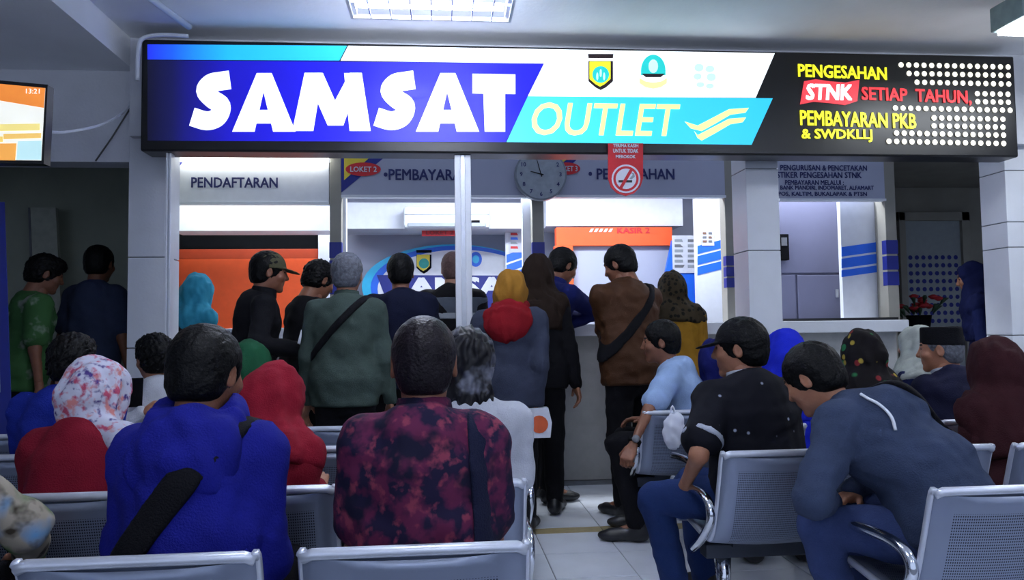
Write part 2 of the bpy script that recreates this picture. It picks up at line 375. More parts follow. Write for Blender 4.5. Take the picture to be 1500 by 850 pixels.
def board(px0, py0, px1, py1, m, label, name='header_board'):
    x0, x1, z0, z1 = rect(px0, py0, px1, py1, YC)
    t = tag(empty(name, ((x0+x1)/2, YC, z0)), label, 'sign'); hw = (x1-x0)/2
    box('panel', (-hw, 0, 0), (hw, .05, z1-z0), m, t, .004)
    box('edge_strip', (-hw, -.012, -.02), (hw, .05, -.001), M_plastic, t)
    return t
def into(t, o):
    o.parent = t; o.matrix_parent_inverse = Matrix.Translation(-Vector(t.location)); return o
t = board(250, 236, 482, 296, M_white, 'white header board lettered PENDAFTARAN over the left counter')
into(t, text('lettering', 'PENDAFTARAN', 280, 260, 407, 275, YC-.004, M_ink, None, .022))
into(t, pprism('blue_corner', [(250, 236), (269, 236), (250, 258)], YC-.003, .003, M_navy)); into(t, pprism('red_badge', ell_pts(250, 257, 13, 8, 16)[:5]+ell_pts(250, 257, 13, 8, 16)[12:], YC-.005, .003, M_red))
into(t, pbox('light_strip', 252, 228, 480, 235, YC-.07, .06, mat('strip_lamp', 'f4f6ee', .4, var=0., emit=4.)))
t = board(500, 228, 778, 286, M_lilac, 'lilac header board lettered PEMBAYARAN over the payment counter')
into(t, text('lettering', '•PEMBAYARAN', 562, 248, 690, 264, YC-.004, M_ink, None, .022))
into(t, pprism('blue_corner', [(500, 228), (566, 228), (500, 282)], YC-.003, .003, M_navy)); into(t, pprism('yellow_corner', [(504, 232), (540, 232), (504, 264)], YC-.005, .003, M_yel))
into(t, pprism('red_badge', ell_pts(532, 248, 26, 10, 22), YC-.007, .003, M_red)); into(t, text('badge_lettering', 'LOKET 2', 513, 244, 552, 252, YC-.009, M_paper, None, .02))
t = board(797, 228, 1062, 286, M_lilac, 'lilac header board lettered PENGESAHAN over the validation counter')
into(t, text('lettering', '• PENGESAHAN', 862, 247, 988, 263, YC-.004, M_ink, None, .022))
into(t, pprism('blue_corner', [(797, 228), (852, 228), (812, 262), (797, 262)], YC-.003, .003, M_navy)); into(t, pprism('yellow_corner', [(800, 231), (834, 231), (800, 256)], YC-.005, .003, M_yel))
into(t, pprism('red_badge', ell_pts(830, 247, 20, 9, 22), YC-.007, .003, M_red)); into(t, text('badge_lettering', 'LOKET 3', 815, 243, 846, 251, YC-.009, M_paper, None, .02))
t = board(1140, 236, 1296, 291, M_lilac, 'lilac board with five lines of small print over the striped window', 'notice_board')
for (s, a, b, c, d) in (('PENGURUSAN & PENCETAKAN', 1143, 242, 1270, 250), ('STIKER PENGESAHAN STNK', 1138, 252, 1262, 261), ('PEMBAYARAN MELALUI :', 1150, 264, 1236, 271), ('BANK MANDIRI, INDOMARET, ALFAMART', 1143, 272, 1280, 279), ('POS, KALTIM, BUKALAPAK & PTSN', 1140, 281, 1270, 288)):
    into(t, text('lettering', s, a, b, c, d, YC-.004, M_ink, None, .025))
# bulkhead above the boards closes the front
zb = U(750, 228, YC)[2]
tag(box('wall_bulkhead', (U(222, 300, YC)[0], YC, zb-.0), (xr_o+.08, YC+.08, ZC), M_wall), 'wall above the counter boards', kind='structure')
# ledge and counter front
zl0, zl1 = U(1225, 487, YC)[2], U(1225, 470, YC)[2]
xa, xb = U(244, 470, YC)[0], xr_o+.02
tag(box('wall_counter', (xa, YC+.02, 0), (xb, YC+.12, zl0), mat('counter_front', 'a8a9a8', .6, var=.06)), 'pale front wall below the counters', kind='structure')
ct = tag(empty('service_counter', ((xa+xb)/2, YC, zl0)), 'long white counter ledge behind the queue', 'counter')
into(ct, box('slab', (xa, YC-.16, zl0), (xb, YC+.42, zl1), M_clad, None, .006)); into(ct, box('black_edge', (U(1146, 468, YC)[0], YC-.02, zl1), (xb, YC+.1, zl1+.022), M_black))

# ------------------------------------------------------------------ wall clock
c = U(792, 256, YC-.05); R = .205
ck = tag(empty('wall_clock', (c[0], c[1], c[2]-R)), 'round white wall clock on the lilac header board', 'clock')
def disc(name, r, y0, y1, m, n=40):
    return into(ck, prism(name, [(c[0]+r*math.cos(2*math.pi*i/n), c[2]+r*math.sin(2*math.pi*i/n)) for i in range(n)], y0, y1, m))
rim_ = disc('rim', R, c[1]-.012, c[1]+.045, mat('clock_rim', '7c848e', .35)); dial_ = disc('dial', R-.014, c[1]-.016, c[1]-.012, mat('clock_dial', '98a2ac', .6))
for h in range(12):
    a = math.radians(90-30*h); me = text_mesh('numeral', str(h or 12), .02, 2); o = link('numeral', me, M_ink)
    o.rotation_euler = (math.pi/2, 0, 0); sz = .045; o.scale = (sz, sz, sz)
    bb = np.array([v.co for v in me.vertices]); mid = (bb.min(0)+bb.max(0))/2*sz
    o.location = (c[0]+.155*math.cos(a)-mid[0], c[1]-.018, c[2]+.155*math.sin(a)-mid[1])
    o.parent = dial_
def hand(name, ang, ln, wd):
    a = math.radians(90-ang); d = np.array([math.cos(a), math.sin(a)]); n = np.array([-d[1], d[0]]); p = np.array([c[0], c[2]])
    into(ck, prism(name, [p-d*.02+n*wd, p+d*ln+n*wd*.5, p+d*ln-n*wd*.5, p-d*.02-n*wd], c[1]-.022, c[1]-.02, M_black))
hand('hour_hand', 285, .085, .006); hand('minute_hand', 345, .13, .004)

# ------------------------------------------------------------------ inside the office
def thing_boxes(name, label, cat, parts, Y0):
    """a thing made of measured boxes: (part name, px rect, plane, thickness, material)"""
    first = parts[0]; x0, x1, z0, z1 = rect(*first[1], first[2])
    t = tag(empty(name, ((x0+x1)/2, first[2], z0)), label, cat)
    for p in parts: into(t, pbox(p[0], *p[1], p[2], p[3], p[4], None, .004 if p[3] > .015 else 0))
    return t
tag(pbox('ceiling_beam', 250, 297, 482, 338, 6.5, .3, M_white), 'white beam inside the registration counter', kind='structure')
t = thing_boxes('orange_partition', 'orange partition with black header behind the registration counter', 'partition', [
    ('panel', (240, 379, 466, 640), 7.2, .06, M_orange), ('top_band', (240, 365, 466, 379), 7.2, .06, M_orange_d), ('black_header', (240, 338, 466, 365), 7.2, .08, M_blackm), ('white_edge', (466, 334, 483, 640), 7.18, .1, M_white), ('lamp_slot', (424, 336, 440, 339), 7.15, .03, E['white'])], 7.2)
tag(pbox('ceiling_beam', 500, 297, 770, 335, 7.6, .5, M_white), 'white beam over the payment counter', kind='structure')
tag(pbox('ceiling_beam', 800, 290, 1000, 331, 7.4, .5, M_white), 'white beam over the validation counter', kind='structure')
tag(pbox('trim_1', 497, 286, 507, 470, YC+.1, .08, M_white), 'white inner frame of the payment counter', kind='structure')
tag(pbox('trim_2', 766, 288, 781, 470, YC+.14, .08, M_white), 'white side frame of the payment counter', kind='structure')
# air conditioner
x0, x1, z0, z1 = rect(591, 301, 718, 334, 7.35)
t = tag(empty('air_conditioner', ((x0+x1)/2, 7.6, z0)), 'white split air conditioner on the beam in the office', 'air conditioner')
into(t, box('body', (x0, 7.36, z0), (x1, 7.6, z1), M_plastic, None, .03)); into(t, box('louvre', (x0+.04, 7.345, z0+.012), (x1-.04, 7.37, z0+.05), M_greyp, None, .006))
into(t, box('display', (x1-.22, 7.352, z0+.05), (x1-.1, 7.362, z0+.075), M_blackm)); into(t, box('seam', (x0+.01, 7.354, z0+.13), (x1-.01, 7.362, z0+.135), M_greyp))
# oval logo board on the back wall
Yo = YB-.12
ov = tag(empty('oval_logo_board', tuple(U(660, 482, Yo))), 'oval white and blue logo board lettered SAMSAT on the office wall', 'sign')
L = lambda o: into(ov, o)
L(pprism('oval_ring', ell_pts(664, 420, 134, 62, 56), Yo, .119, M_cyan)); L(pprism('oval_line', ell_pts(670, 421, 127, 61, 56), Yo-.004, .01, M_blue))
L(pprism('oval_face', ell_pts(674, 424, 121, 58, 56), Yo-.008, .01, M_white))
L(pprism('blue_field', [(552, 403), (784, 404), (790, 425), (776, 448), (730, 456), (600, 456), (566, 440)], Yo-.012, .006, M_navy))
L(text('lettering', 'SAMSAT', 574, 406, 772, 434, Yo-.016, M_white, None, .045))
emblem_shield(621, 384, 22, 34, Yo-.014, L, False)
L(pprism('emblem_round', ell_pts(697, 380, 9, 11, 20), Yo-.012, .004, M_blue)); L(pprism('emblem_core', ell_pts(697, 380, 5, 6, 14), Yo-.015, .004, M_cyan))
t = tag(empty('red_notice_strip', tuple(U(645, 347, 7.55))), 'red lettered strip under the air conditioner', 'sign')
into(t, pbox('strip', 618, 336, 690, 346, 7.55, .01, M_red)); into(t, text('lettering', 'LOKET 2', 624, 338, 664, 344, 7.545, mat('dull_red_ink', '8a1a22', .6), None, .03))
# striped wall panels
def striped(px0, py0, px1, py1, ystr, Y, label, slope=-.12, m=M_white, thick=.05):
    t = tag(empty('striped_panel', tuple(U((px0+px1)/2, py1, Y))), label, 'panel'); into(t, pbox('panel', px0, py0, px1, py1, Y, thick, m))
    for a, b in ystr:
        d = (px1-px0)*slope/2
        into(t, pprism('blue_stripe', [(px0, a-d), (px1, a+d), (px1, b+d), (px0, b-d)], Y-.004, .004, M_blue))
    return t
striped(742, 335, 784, 645, [(366, 378), (381, 392), (395, 404)], 7.9, 'white panel with blue stripes behind the clock post', -.35)
striped(1022, 285, 1064, 672, [(355, 367), (370, 383), (386, 398)], 6.9, 'white cabinet side with blue stripes in the validation counter', -.25)
# orange portal with a pale screen and a blue panel
t = thing_boxes('orange_portal', 'orange cashier portal around a pale screen in the office', 'partition', [
    ('top_band', (815, 333, 985, 360), 7.3, .12, M_orange), ('side_leg', (815, 360, 842, 640), 7.3, .12, M_orange), ('screen', (842, 360, 985, 640), 7.36, .04, M_lilac)], 7.3)
into(t, text('lettering', 'KASIR 2', 904, 333.5, 952, 342, 7.296, M_red, None, .03))
for k in range(5): into(t, pprism('white_mark', [(863+7*k, 340), (866+7*k, 335), (870+7*k, 335), (867+7*k, 340)], 7.296, .003, M_white))
t = tag(empty('blue_panel', tuple(U(995, 500, 7.2))), 'bright blue slanted panel beside the orange portal', 'panel')
into(t, pprism('panel', [(985, 352), (1026, 352), (1026, 664), (952, 664), (975, 400)], 7.2, .05, M_blue))
def sheet(px0, py0, px1, py1, Y, label, lines, inks):
    t = tag(empty('notice_sheet', tuple(U((px0+px1)/2, py1, Y))), label, 'notice'); into(t, pbox('paper', px0, py0, px1, py1, Y, .004, M_paper))
    rnd = random.Random(px0); w, h = px1-px0, py1-py0
    for k in range(lines):
        y = py0+h*(.1+.82*k/lines)
        for s in range(2):
            a = px0+w*(.08+.47*s); into(t, pprism('print_block', [(a, y), (a+w*rnd.uniform(.2, .38), y), (a+w*.3, y+h*.45/lines), (a, y+h*.45/lines)], Y-.002, .002, inks[(k+s) % len(inks)]))
sheet(985, 345, 1026, 400, 7.19, 'grey newsprint sheet taped up in the validation counter', 6, [M_greyp, M_joint])
sheet(1028, 338, 1046, 360, 6.89, 'small brown printed card on the striped cabinet', 3, [mat('brown_ink', '7a5a48', .7), M_joint])
sheet(745, 338, 782, 370, 7.89, 'white poster with red and blue print behind the payment counter', 4, [M_red, M_blue, M_greyp])
# right window with grey cupboards and the striped white panel
t = thing_boxes('grey_cupboard', 'grey lilac cupboard wall behind the right window', 'cupboard', [
    ('carcass', (1130, 285, 1240, 475), 6.55, .3, M_lilac_d), ('door', (1132, 288, 1238, 400), 6.53, .02, M_lilac_d), ('door', (1132, 403, 1166, 474), 6.53, .02, M_lilac_d), ('door', (1169, 403, 1238, 474), 6.53, .02, M_lilac_d), ('handle', (1226, 424, 1229, 436), 6.5, .03, M_alu)], 6.55)
t = thing_boxes('intercom', 'black intercom handset box on the grey cupboard wall', 'intercom', [('case', (1142, 343, 1156, 381), 6.47, .055, M_blackm), ('screen', (1145, 348, 1153, 360), 6.465, .006, M_joint)], 6.47)
striped(1233, 293, 1306, 466, [(357, 371), (374, 388), (391, 401)], YC+.2, 'white window panel with three blue stripes beside the corridor', -.14)
t = tag(empty('wire_strip', tuple(U(1080, 480, YP-.02))), 'strip of dark lettering stickers beside the pillar', 'sticker')
for k in range(7): into(t, pbox('sticker', 1078, 393+k*10, 1084, 400+k*10, YC-.07, .004, M_ink))

# ------------------------------------------------------------------ corridor on the right with the dotted door
Yd = 7.6
tag(box('wall_corridor', (xr_o+.08, Yd, 0), (XR, Yd+.1, ZC), M_tan), 'tan end wall of the corridor', kind='structure')
tag(box('ceiling_corridor', (xr_o+.08, YP+.3, 2.62), (XR, Yd, 2.7), M_tan), 'tan ceiling of the corridor', kind='structure')
x0, x1, z0, z1 = rect(1322, 325, 1404, 478, Yd)
dr = tag(empty('door_1', ((x0+x1)/2, Yd, 0)), 'frosted corridor door with a grid of blue dots', kind='structure')
into(dr, box('leaf', (x0, Yd-.05, .01), (x1, Yd-.01, z1), mat('frosted_door', '8f979c', .35, var=.05)))
for (a, b, c0, c1) in ((x0-.07, x0, 0, z1+.09), (x1, x1+.09, 0, z1+.09), (x0-.07, x1+.09, z1, z1+.09)): into(dr, box('door_frame', (a, Yd-.09, c0), (b, Yd, c1), M_tan, None, .004))
bm = bmesh.new()
for i in range(8):
    for j in range(9):
        p = np.array([x0+.06+(x1-x0-.12)*i/7, 0, U(1360, 378, Yd)[2]-j*.083]); vs_ = [bm.verts.new((p[0]+.024*math.cos(a*math.pi/5), Yd-.053, p[2]+.024*math.sin(a*math.pi/5))) for a in range(10)]; bm.faces.new(vs_)
into(dr, bmobj('blue_dots', bm, M_navy))
into(dr, tube('handle', [(x1-.06, Yd-.1, .95), (x1-.06, Yd-.1, 1.15)], .012, M_alu))
# potted red flowers on a stand
fp = G(1345, 640); fx, fy = U(1345, 440, 6.7)[0], 6.7; fz = U(1345, 462, 6.7)[2]
t = tag(empty('flower_pot', (fx, fy, 0)), 'red potted flowers on a slim stand in the corridor', 'plant')
tube('stand', [(0, 0, 0), (0, 0, .02), (0, 0, .03), (0, 0, fz-.2)], [.14, .14, .025, .025], M_blackm, t, 14); tube('pot', [(0, 0, fz-.2), (0, 0, fz-.19), (0, 0, fz)], [.07, .08, .11], M_blackm, t, 16)
rnd = random.Random(4); M_leaf = mat('dark_leaf', '24402a', .6); M_petal = mat('red_petal', 'b0232c', .6)
for k in range(26):
    a, r, h = rnd.uniform(0, 6.28), rnd.uniform(.02, .2), rnd.uniform(.02, .16); p = np.array([math.cos(a)*r, math.sin(a)*r, fz+h])
    if k % 2 == 0: tube('flower', [p, p+[0, 0, .015], p+[0, 0, .03], p+[0, 0, .045]], [.01, .035, .045, .015], M_petal, t, 7)
    else:
        q = p+np.array([math.cos(a)*.08, math.sin(a)*.08, .02]); tube('leaf', [p-[0, 0, .05], (p+q)/2, q], [.004, .022, .003], M_leaf, t, 5)

# ------------------------------------------------------------------ left recess: leaning board and roll banner
p0 = U(52, 300, 6.6)
t = tag(empty('leaning_board', (U(55, 430, 6.6)[0], 6.6, 0)), 'pale board leaning against the dim wall', 'board')
into(t, prism('board', [(U(30, 300, 6.6)[0], U(30, 300, 6.6)[2]), (U(68, 300, 6.6)[0], U(68, 300, 6.6)[2]), (U(92, 520, 6.6)[0], .0), (U(50, 520, 6.6)[0], .0)], 6.75, 6.79, mat('pale_board', 'a8aca0', .7)))
into(t, prism('edge', [(U(27, 300, 6.6)[0], U(30, 300, 6.6)[2]), (U(30, 300, 6.6)[0], U(30, 300, 6.6)[2]), (U(50, 520, 6.6)[0], .0), (U(45, 520, 6.6)[0], .0)], 6.745, 6.80, M_joint))
Yr = 4.3
t = tag(empty('roll_up_banner', tuple(G(-30, 760))), 'blue roll up banner at the left edge of the picture', 'banner')
t.location = (U(-20, 500, Yr)[0], Yr, 0)
def inb(o): return into(t, o)
zt = U(0, 296, Yr)[2]
xb0, xb1 = U(-190, 400, Yr)[0], U(6, 300, Yr)[0]; xbb = U(26, 640, Yr)[0]
inb(prism('sheet', [(xb0, zt), (xb1, zt), (xbb, .08), (xb0, .08)], Yr, Yr+.006, M_navy)); inb(box('base', (xb0, Yr-.08, 0), (xbb, Yr+.08, .08), M_alu, None, .01))
for k, (a, b, m) in enumerate(((340, 372, M_lilac), (398, 408, M_yel), (412, 455, M_lilac), (470, 482, M_yel), (486, 515, M_lilac), (528, 538, M_yel), (542, 575, M_lilac))):
    za, zb_ = U(0, a, Yr)[2], U(0, b, Yr)[2]; e = lambda z: xb1+(xbb-xb1)*(zt-z)/(zt-.08)-.05
    inb(prism('print_band', [(xb0+.05, za), (e(za), za), (e(zb_), zb_), (xb0+.05, zb_)], Yr-.003, Yr, m))

# ------------------------------------------------------------------ television hung top left
Yt = 3.7
tv = tag(empty('television', tuple(U(30, 240, Yt))), 'wall television with an orange and white screen, hung at top left', 'television')
T = lambda o: into(tv, o)
T(pprism('case', [(-120, 107), (70, 124), (64, 240), (-120, 238)], Yt, .06, M_black))
T(pprism('screen', [(-115, 112), (66, 129), (60, 235), (-115, 233)], Yt-.003, .003, mat('screen_white', 'f3f4ea', .3, var=.05, emit=.38)))
T(pprism('orange_banner', [(-115, 112), (66, 129), (64, 158), (-115, 128)], Yt-.005, .002, mat('screen_orange', 'ee8c3c', .3, var=.06, emit=.38)))
T(text('clock_digits', '13:21', 38, 130, 58, 137, Yt-.007, E['white']))
for (pts, cc) in (([(-115, 184), (58, 181), (58, 191), (-115, 194)], 'f2e08a'), ([(5, 196), (60, 195), (60, 202), (5, 204)], 'f0c46a'), ([(-115, 212), (24, 210), (22, 235), (-115, 233)], 'f0a850'), ([(26, 207), (61, 206), (60, 234), (24, 234)], 'bfe6ea'), ([(-115, 200), (4, 200), (4, 208), (-115, 209)], 'f4d070')):
    T(pprism('screen_block', pts, Yt-.005, .002, mat('screen_'+cc, cc, .3, var=.02, emit=.38)))
T(tube('bracket', [U(-20, 180, Yt+.06), U(-20, 180, YP+.02)], .02, M_blackm))
# cables and conduit
tag(tube('hanging_cable', spline([U(198, 130, YP-.02), U(185, 160, YP-.05), U(150, 182, 4.6), U(100, 193, 4.2), U(74, 194, Yt+.12)]), .008, M_plastic), 'white cable drooping from the lit sign to the television', 'cable')
tag(tube('thin_cable', [U(205, 133, YP-.03), U(190, 160, YP), U(165, 200, YP), U(140, 236, YP)], .005, mat('grey_cable', '5c5d5c', .6)), 'thin dark cable running down the grey lintel', 'cable')
tag(tube('sign_cable', spline([U(276, 53, YS-.02), U(240, 51, YS-.02), U(212, 55, YS-.02), U(203, 70, YS-.03), U(201, 118, YS-.03)]), .013, M_plastic), 'white cable bent around the top corner of the lit sign', 'cable')
q = U(277, 54, YS-.05); q[2] = ZC-.02; q2 = U(240, 0, 3.9); 
dx = (q2-q); tag(tube('ceiling_conduit', [q, (q[0]-.25, q[1]-1.2, ZC-.02), (q[0]-.35, q[1]-2.2, ZC-.02)], .02, M_plastic), 'white conduit pipe running along the ceiling', 'pipe')

# ------------------------------------------------------------------ lamps
M_tube = mat('lamp_tube', 'eef4ff', .4, var=0., emit=LAMP_E); M_refl = mat('lamp_reflector', '8f9ad0', .4, .2, var=.03)
def grille_lamp(x, y, label, wx=.84, wy=.6):
    D = .12; t = tag(empty('ceiling_lamp', (x, y, ZC-D)), label, 'lamp', 'grille lamps on the ceiling'); hx, hy = wx/2, wy/2
    for (a, b) in (((-hx, -hy), (hx, -hy+.015)), ((-hx, hy-.015), (hx, hy)), ((-hx, -hy+.015), (-hx+.015, hy-.015)), ((hx-.015, -hy+.015), (hx, hy-.015))):
        box('frame', (a[0], a[1], -.125), (b[0], b[1], -.105), M_plastic, t)
    for k in range(3):
        yy = -hy+wy*(k+.5)/3; box('reflector', (-hx+.05, yy-.02, -.075), (hx-.05, yy+.02, -.07), M_plastic, t); tube('tube_lamp', [(-hx+.05, yy, -.092), (hx-.05, yy, -.092)], .014, M_tube, t, 8)
    for k in range(1, 8): box('louvre', (-hx+wx*k/8-.003, -hy+.015, -.125), (-hx+wx*k/8+.003, hy-.015, -.108), M_refl, t)
    for k in range(1, 3): box('louvre', (-hx+.015, -hy+wy*k/3-.003, -.124), (hx-.015, -hy+wy*k/3+.003, -.109), M_refl, t)
    for x in (-hx+.015, hx-.035): box('end_plate', (x, -hy+.015, -.108), (x+.02, hy-.015, -.06), M_plastic, t)
    for sx in (-hx+.1, hx-.1): tube('hanger', [(sx, 0, -.072), (sx, 0, D)], .008, M_plastic, t, 6)  # added hangers: lamp dropped below the ceiling so its tubes light it
lc = (U(528, 26, 4.5)[0]+U(738, 32, 4.5)[0])/2
ylf = (ZC-.235-CAM_H)/(U(630, 29, 1.)[2]-CAM_H)
grille_lamp(lc, ylf-.31, 'white grille lamp on the ceiling right in front of the lit sign')
for k, (x, y) in enumerate(((lc, 1.3), (lc, -1.5), (lc+2.9, 1.3), (lc+2.9, -1.5))): grille_lamp(x, y, ('grille lamp on the ceiling above the middle aisle', 'grille lamp on the ceiling behind the seats', 'grille lamp on the ceiling above the right seats', 'grille lamp on the ceiling at the back right corner')[k])
# hanging fluorescent fixture at the top right
hx0 = U(1452, 30, 4.0)
t = tag(empty('batten_lamp', (hx0[0]+.6, 4.0, hx0[2])), 'grey box lamp hanging at the top right', 'lamp')
x0, zt_, zb_ = U(1450, 40, 4.0)[0], U(1475, 14, 4.0)[2], U(1475, 52, 4.0)[2]
into(t, box('housing', (x0, 3.75, zb_+.01), (x0+1.25, 4.0, zt_), mat('grey_green_metal', '7f9294', .5), None, .008)); into(t, box('diffuser', (x0+.03, 3.77, zb_-.01), (x0+1.22, 3.98, zb_+.012), mat('lamp_diffuser', 'f2f8ff', .4, var=0., emit=LAMP_E*.45)))
for s in (.2, 1.05): into(t, tube('hanger', [(x0+s, 3.88, zt_), (x0+s, 3.88, ZC)], .008, M_greyp))
# lamps inside the office: area lights under real ceiling panels
def panel_lamp(x, y, z, sx, sy, wt, label):
    t = tag(empty('panel_lamp', (x, y, z)), label, 'lamp', 'panel lamps inside the office')
    box('frame', (-sx/2-.02, -sy/2-.02, -.03), (sx/2+.02, sy/2+.02, 0), M_plastic, t)
    ld = bpy.data.lights.new('panel_light', 'AREA'); ld.shape = 'RECTANGLE'; ld.size = sx; ld.size_y = sy; ld.energy = wt; ld.color = (.86, .92, 1.)
    lo = bpy.data.objects.new('light', ld); COL.objects.link(lo); lo.parent = t; lo.location = (0, 0, -.035)
for x, wh in ((-1.6, 'registration counter'), (.35, 'payment counter'), (1.75, 'validation counter'), (3.1, 'striped window')): panel_lamp(x, 6.35, 2.715, .9, .3, BOOTH_W*(2.2 if wh[:3] == 'pay' else .8), 'panel lamp on the office ceiling behind the '+wh)

# ------------------------------------------------------------------ soft bodies: distance fields turned into one continuous skin
def unit(v): v = np.asarray(v, float); return v/(np.linalg.norm(v)+1e-9)
class Field:
    def __init__(s, lo, hi, h):
        s.h = h; s.lo = np.asarray(lo, float)-3*h; s.n = np.maximum(4, np.ceil((np.asarray(hi)-s.lo)/h+4).astype(int))
        s.d = np.full(s.n, .3, np.float32); s.ax = [(s.lo[i]+h*np.arange(s.n[i])).astype(np.float32) for i in range(3)]
    def block(s, lo, hi):
        a = np.clip(np.floor((np.asarray(lo)-s.lo)/s.h).astype(int), 0, s.n); b = np.clip(np.ceil((np.asarray(hi)-s.lo)/s.h).astype(int)+1, 0, s.n)
        if np.any(b <= a): return None, None
        sl = tuple(slice(a[i], b[i]) for i in range(3))
        return sl, (s.ax[0][sl[0]][:, None, None], s.ax[1][sl[1]][None, :, None], s.ax[2][sl[2]][None, None, :])
    def put(s, sl, d, k, sub):
        o = s.d[sl]
        if sub: d = -d; h = np.clip(.5-.5*(o-d)/k, 0, 1); s.d[sl] = o+(d-o)*h + k*h*(1-h)
        else: h = np.clip(.5+.5*(o-d)/k, 0, 1); s.d[sl] = o+(d-o)*h - k*h*(1-h)
    def cap(s, a, b, ra, rb, k=.02, sub=False):
        a, b = np.asarray(a, float), np.asarray(b, float); m = max(ra, rb)+k+2*s.h
        sl, g = s.block(np.minimum(a, b)-m, np.maximum(a, b)+m)
        if sl is None: return
        ba = b-a; L2 = max(float(ba@ba), 1e-9); p = [g[i]-np.float32(a[i]) for i in range(3)]
        t = np.clip((p[0]*np.float32(ba[0])+p[1]*np.float32(ba[1])+p[2]*np.float32(ba[2]))/np.float32(L2), 0, 1)
        d = np.sqrt((p[0]-t*np.float32(ba[0]))**2+(p[1]-t*np.float32(ba[1]))**2+(p[2]-t*np.float32(ba[2]))**2)-(np.float32(ra)+np.float32(rb-ra)*t)
        s.put(sl, d, k, sub)
    def ell(s, c, r, R=None, k=.02, sub=False):
        c, r = np.asarray(c, float), np.asarray(r, float); m = max(r)+k+2*s.h
        if R is None: ext = r+k+2*s.h
        else: ext = np.array([m]*3)
        sl, g = s.block(c-ext, c+ext)
        if sl is None: return
        p = [g[i]-np.float32(c[i]) for i in range(3)]
        if R is not None:
            p = [p[0]*np.float32(R[0][i])+p[1]*np.float32(R[1][i])+p[2]*np.float32(R[2][i]) for i in range(3)]   # columns of R are the axes
        k0 = np.sqrt(sum((p[i]/np.float32(r[i]))**2 for i in range(3))); k1 = np.sqrt(sum((p[i]/np.float32(r[i]**2))**2 for i in range(3)))
        s.put(sl, k0*(k0-1)/np.maximum(k1, 1e-6), k, sub)
    def loft(s, st, side, k=.03, sub=False):
        """stations (centre, half width, half depth) joined by elliptical segments; side = direction of the width"""
        side = unit(side)
        for (c0, a0, b0), (c1, a1, b1) in zip(st[:-1], st[1:]):
            c0, c1 = np.asarray(c0, float), np.asarray(c1, float); m = max(a0, a1, b0, b1)+k+2*s.h
            sl, g = s.block(np.minimum(c0, c1)-m, np.maximum(c0, c1)+m)
            if sl is None: continue
            ax = c1-c0; L = np.linalg.norm(ax); ax = ax/L; u = unit(side-ax*(side@ax)); v = np.cross(ax, u)
            p = [g[i]-np.float32(c0[i]) for i in range(3)]; dot = lambda q: p[0]*np.float32(q[0])+p[1]*np.float32(q[1])+p[2]*np.float32(q[2])
            wq = dot(ax); t = np.clip(wq/np.float32(L), 0, 1); e = wq-t*np.float32(L)
            A = np.float32(a0)+np.float32(a1-a0)*t; B = np.float32(b0)+np.float32(b1-b0)*t
            x, y, z = dot(u), dot(v), e
            k0 = np.sqrt((x/A)**2+(y/B)**2+(z/B)**2); k1 = np.sqrt((x/A**2)**2+(y/B**2)**2+(z/B**2)**2)
            s.put(sl, k0*(k0-1)/np.maximum(k1, 1e-4), k, sub)
    def plane(s, c, n, k=.01):
        """remove everything on the side the normal points to"""
        n = unit(n); c = np.asarray(c, float)
        d = (s.ax[0][:, None, None]-np.float32(c[0]))*np.float32(n[0])+(s.ax[1][None, :, None]-np.float32(c[1]))*np.float32(n[1])+(s.ax[2][None, None, :]-np.float32(c[2]))*np.float32(n[2])
        h = np.clip(.5-.5*(s.d-d)/k, 0, 1); s.d = s.d+(d-s.d)*h+k*h*(1-h)
    def slab(s, c, n, half):
        n = unit(n); s.plane(np.asarray(c)+n*half, n, .004); s.plane(np.asarray(c)-n*half, -n, .004)
    def folds(s, amp, wl, seed, stretch=(1, 1, .45)):
        """cloth folds and creases: warped waves"""
        r = np.random.RandomState(seed); X, Y, Z = s.ax[0][:, None, None], s.ax[1][None, :, None], s.ax[2][None, None, :]
        tot = 0
        for i in range(4):
            q = unit(r.normal(size=3)*np.array(stretch))*2*math.pi/(wl*r.uniform(.7, 1.5)); q2 = unit(r.normal(size=3))*2*math.pi/(wl*2.3); ph = r.uniform(0, 6.28, 2)
            wv = np.float32(1.6)*np.sin(np.float32(q2[0])*X+np.float32(q2[1])*Y+np.float32(q2[2])*Z+np.float32(ph[1]))
            tot = tot+np.sin(np.float32(q[0])*X+np.float32(q[1])*Y+np.float32(q[2])*Z+np.float32(ph[0])+wv)
        s.d = s.d+np.float32(amp/2)*tot.astype(np.float32)
    def skin(s):
        """surface nets: one vertex in each cell the surface crosses"""
        d = s.d; d[0], d[-1], d[:, 0], d[:, -1], d[:, :, 0], d[:, :, -1] = .3, .3, .3, .3, .3, .3
        neg = d < 0; nx, ny, nz = d.shape; cnt = np.zeros((nx-1, ny-1, nz-1), np.int8)
        cor = [(i, j, k) for i in (0, 1) for j in (0, 1) for k in (0, 1)]
        for (i, j, k) in cor: cnt += neg[i:nx-1+i, j:ny-1+j, k:nz-1+k]
        act = (cnt > 0) & (cnt < 8); idx = np.full(act.shape, -1, np.int64); cells = np.argwhere(act); idx[act] = np.arange(len(cells))
        if not len(cells): return np.zeros((0, 3)), np.zeros((0, 4), int)
        acc = np.zeros((len(cells), 3)); num = np.zeros(len(cells)); ci, cj, ck = cells.T
        for a in range(8):
            for ax in range(3):
                o = list(cor[a])
                if o[ax]: continue
                e = o.copy(); e[ax] = 1
                v0 = d[ci+o[0], cj+o[1], ck+o[2]]; v1 = d[ci+e[0], cj+e[1], ck+e[2]]; cr = (v0 < 0) != (v1 < 0)
                t = np.where(cr, v0/np.where(cr, v0-v1, 1), 0); p = np.tile(np.array(o, float), (len(cells), 1)); p[:, ax] = t
                acc += p*cr[:, None]; num += cr
        P = s.lo+s.h*(cells+acc/num[:, None]); Q = []
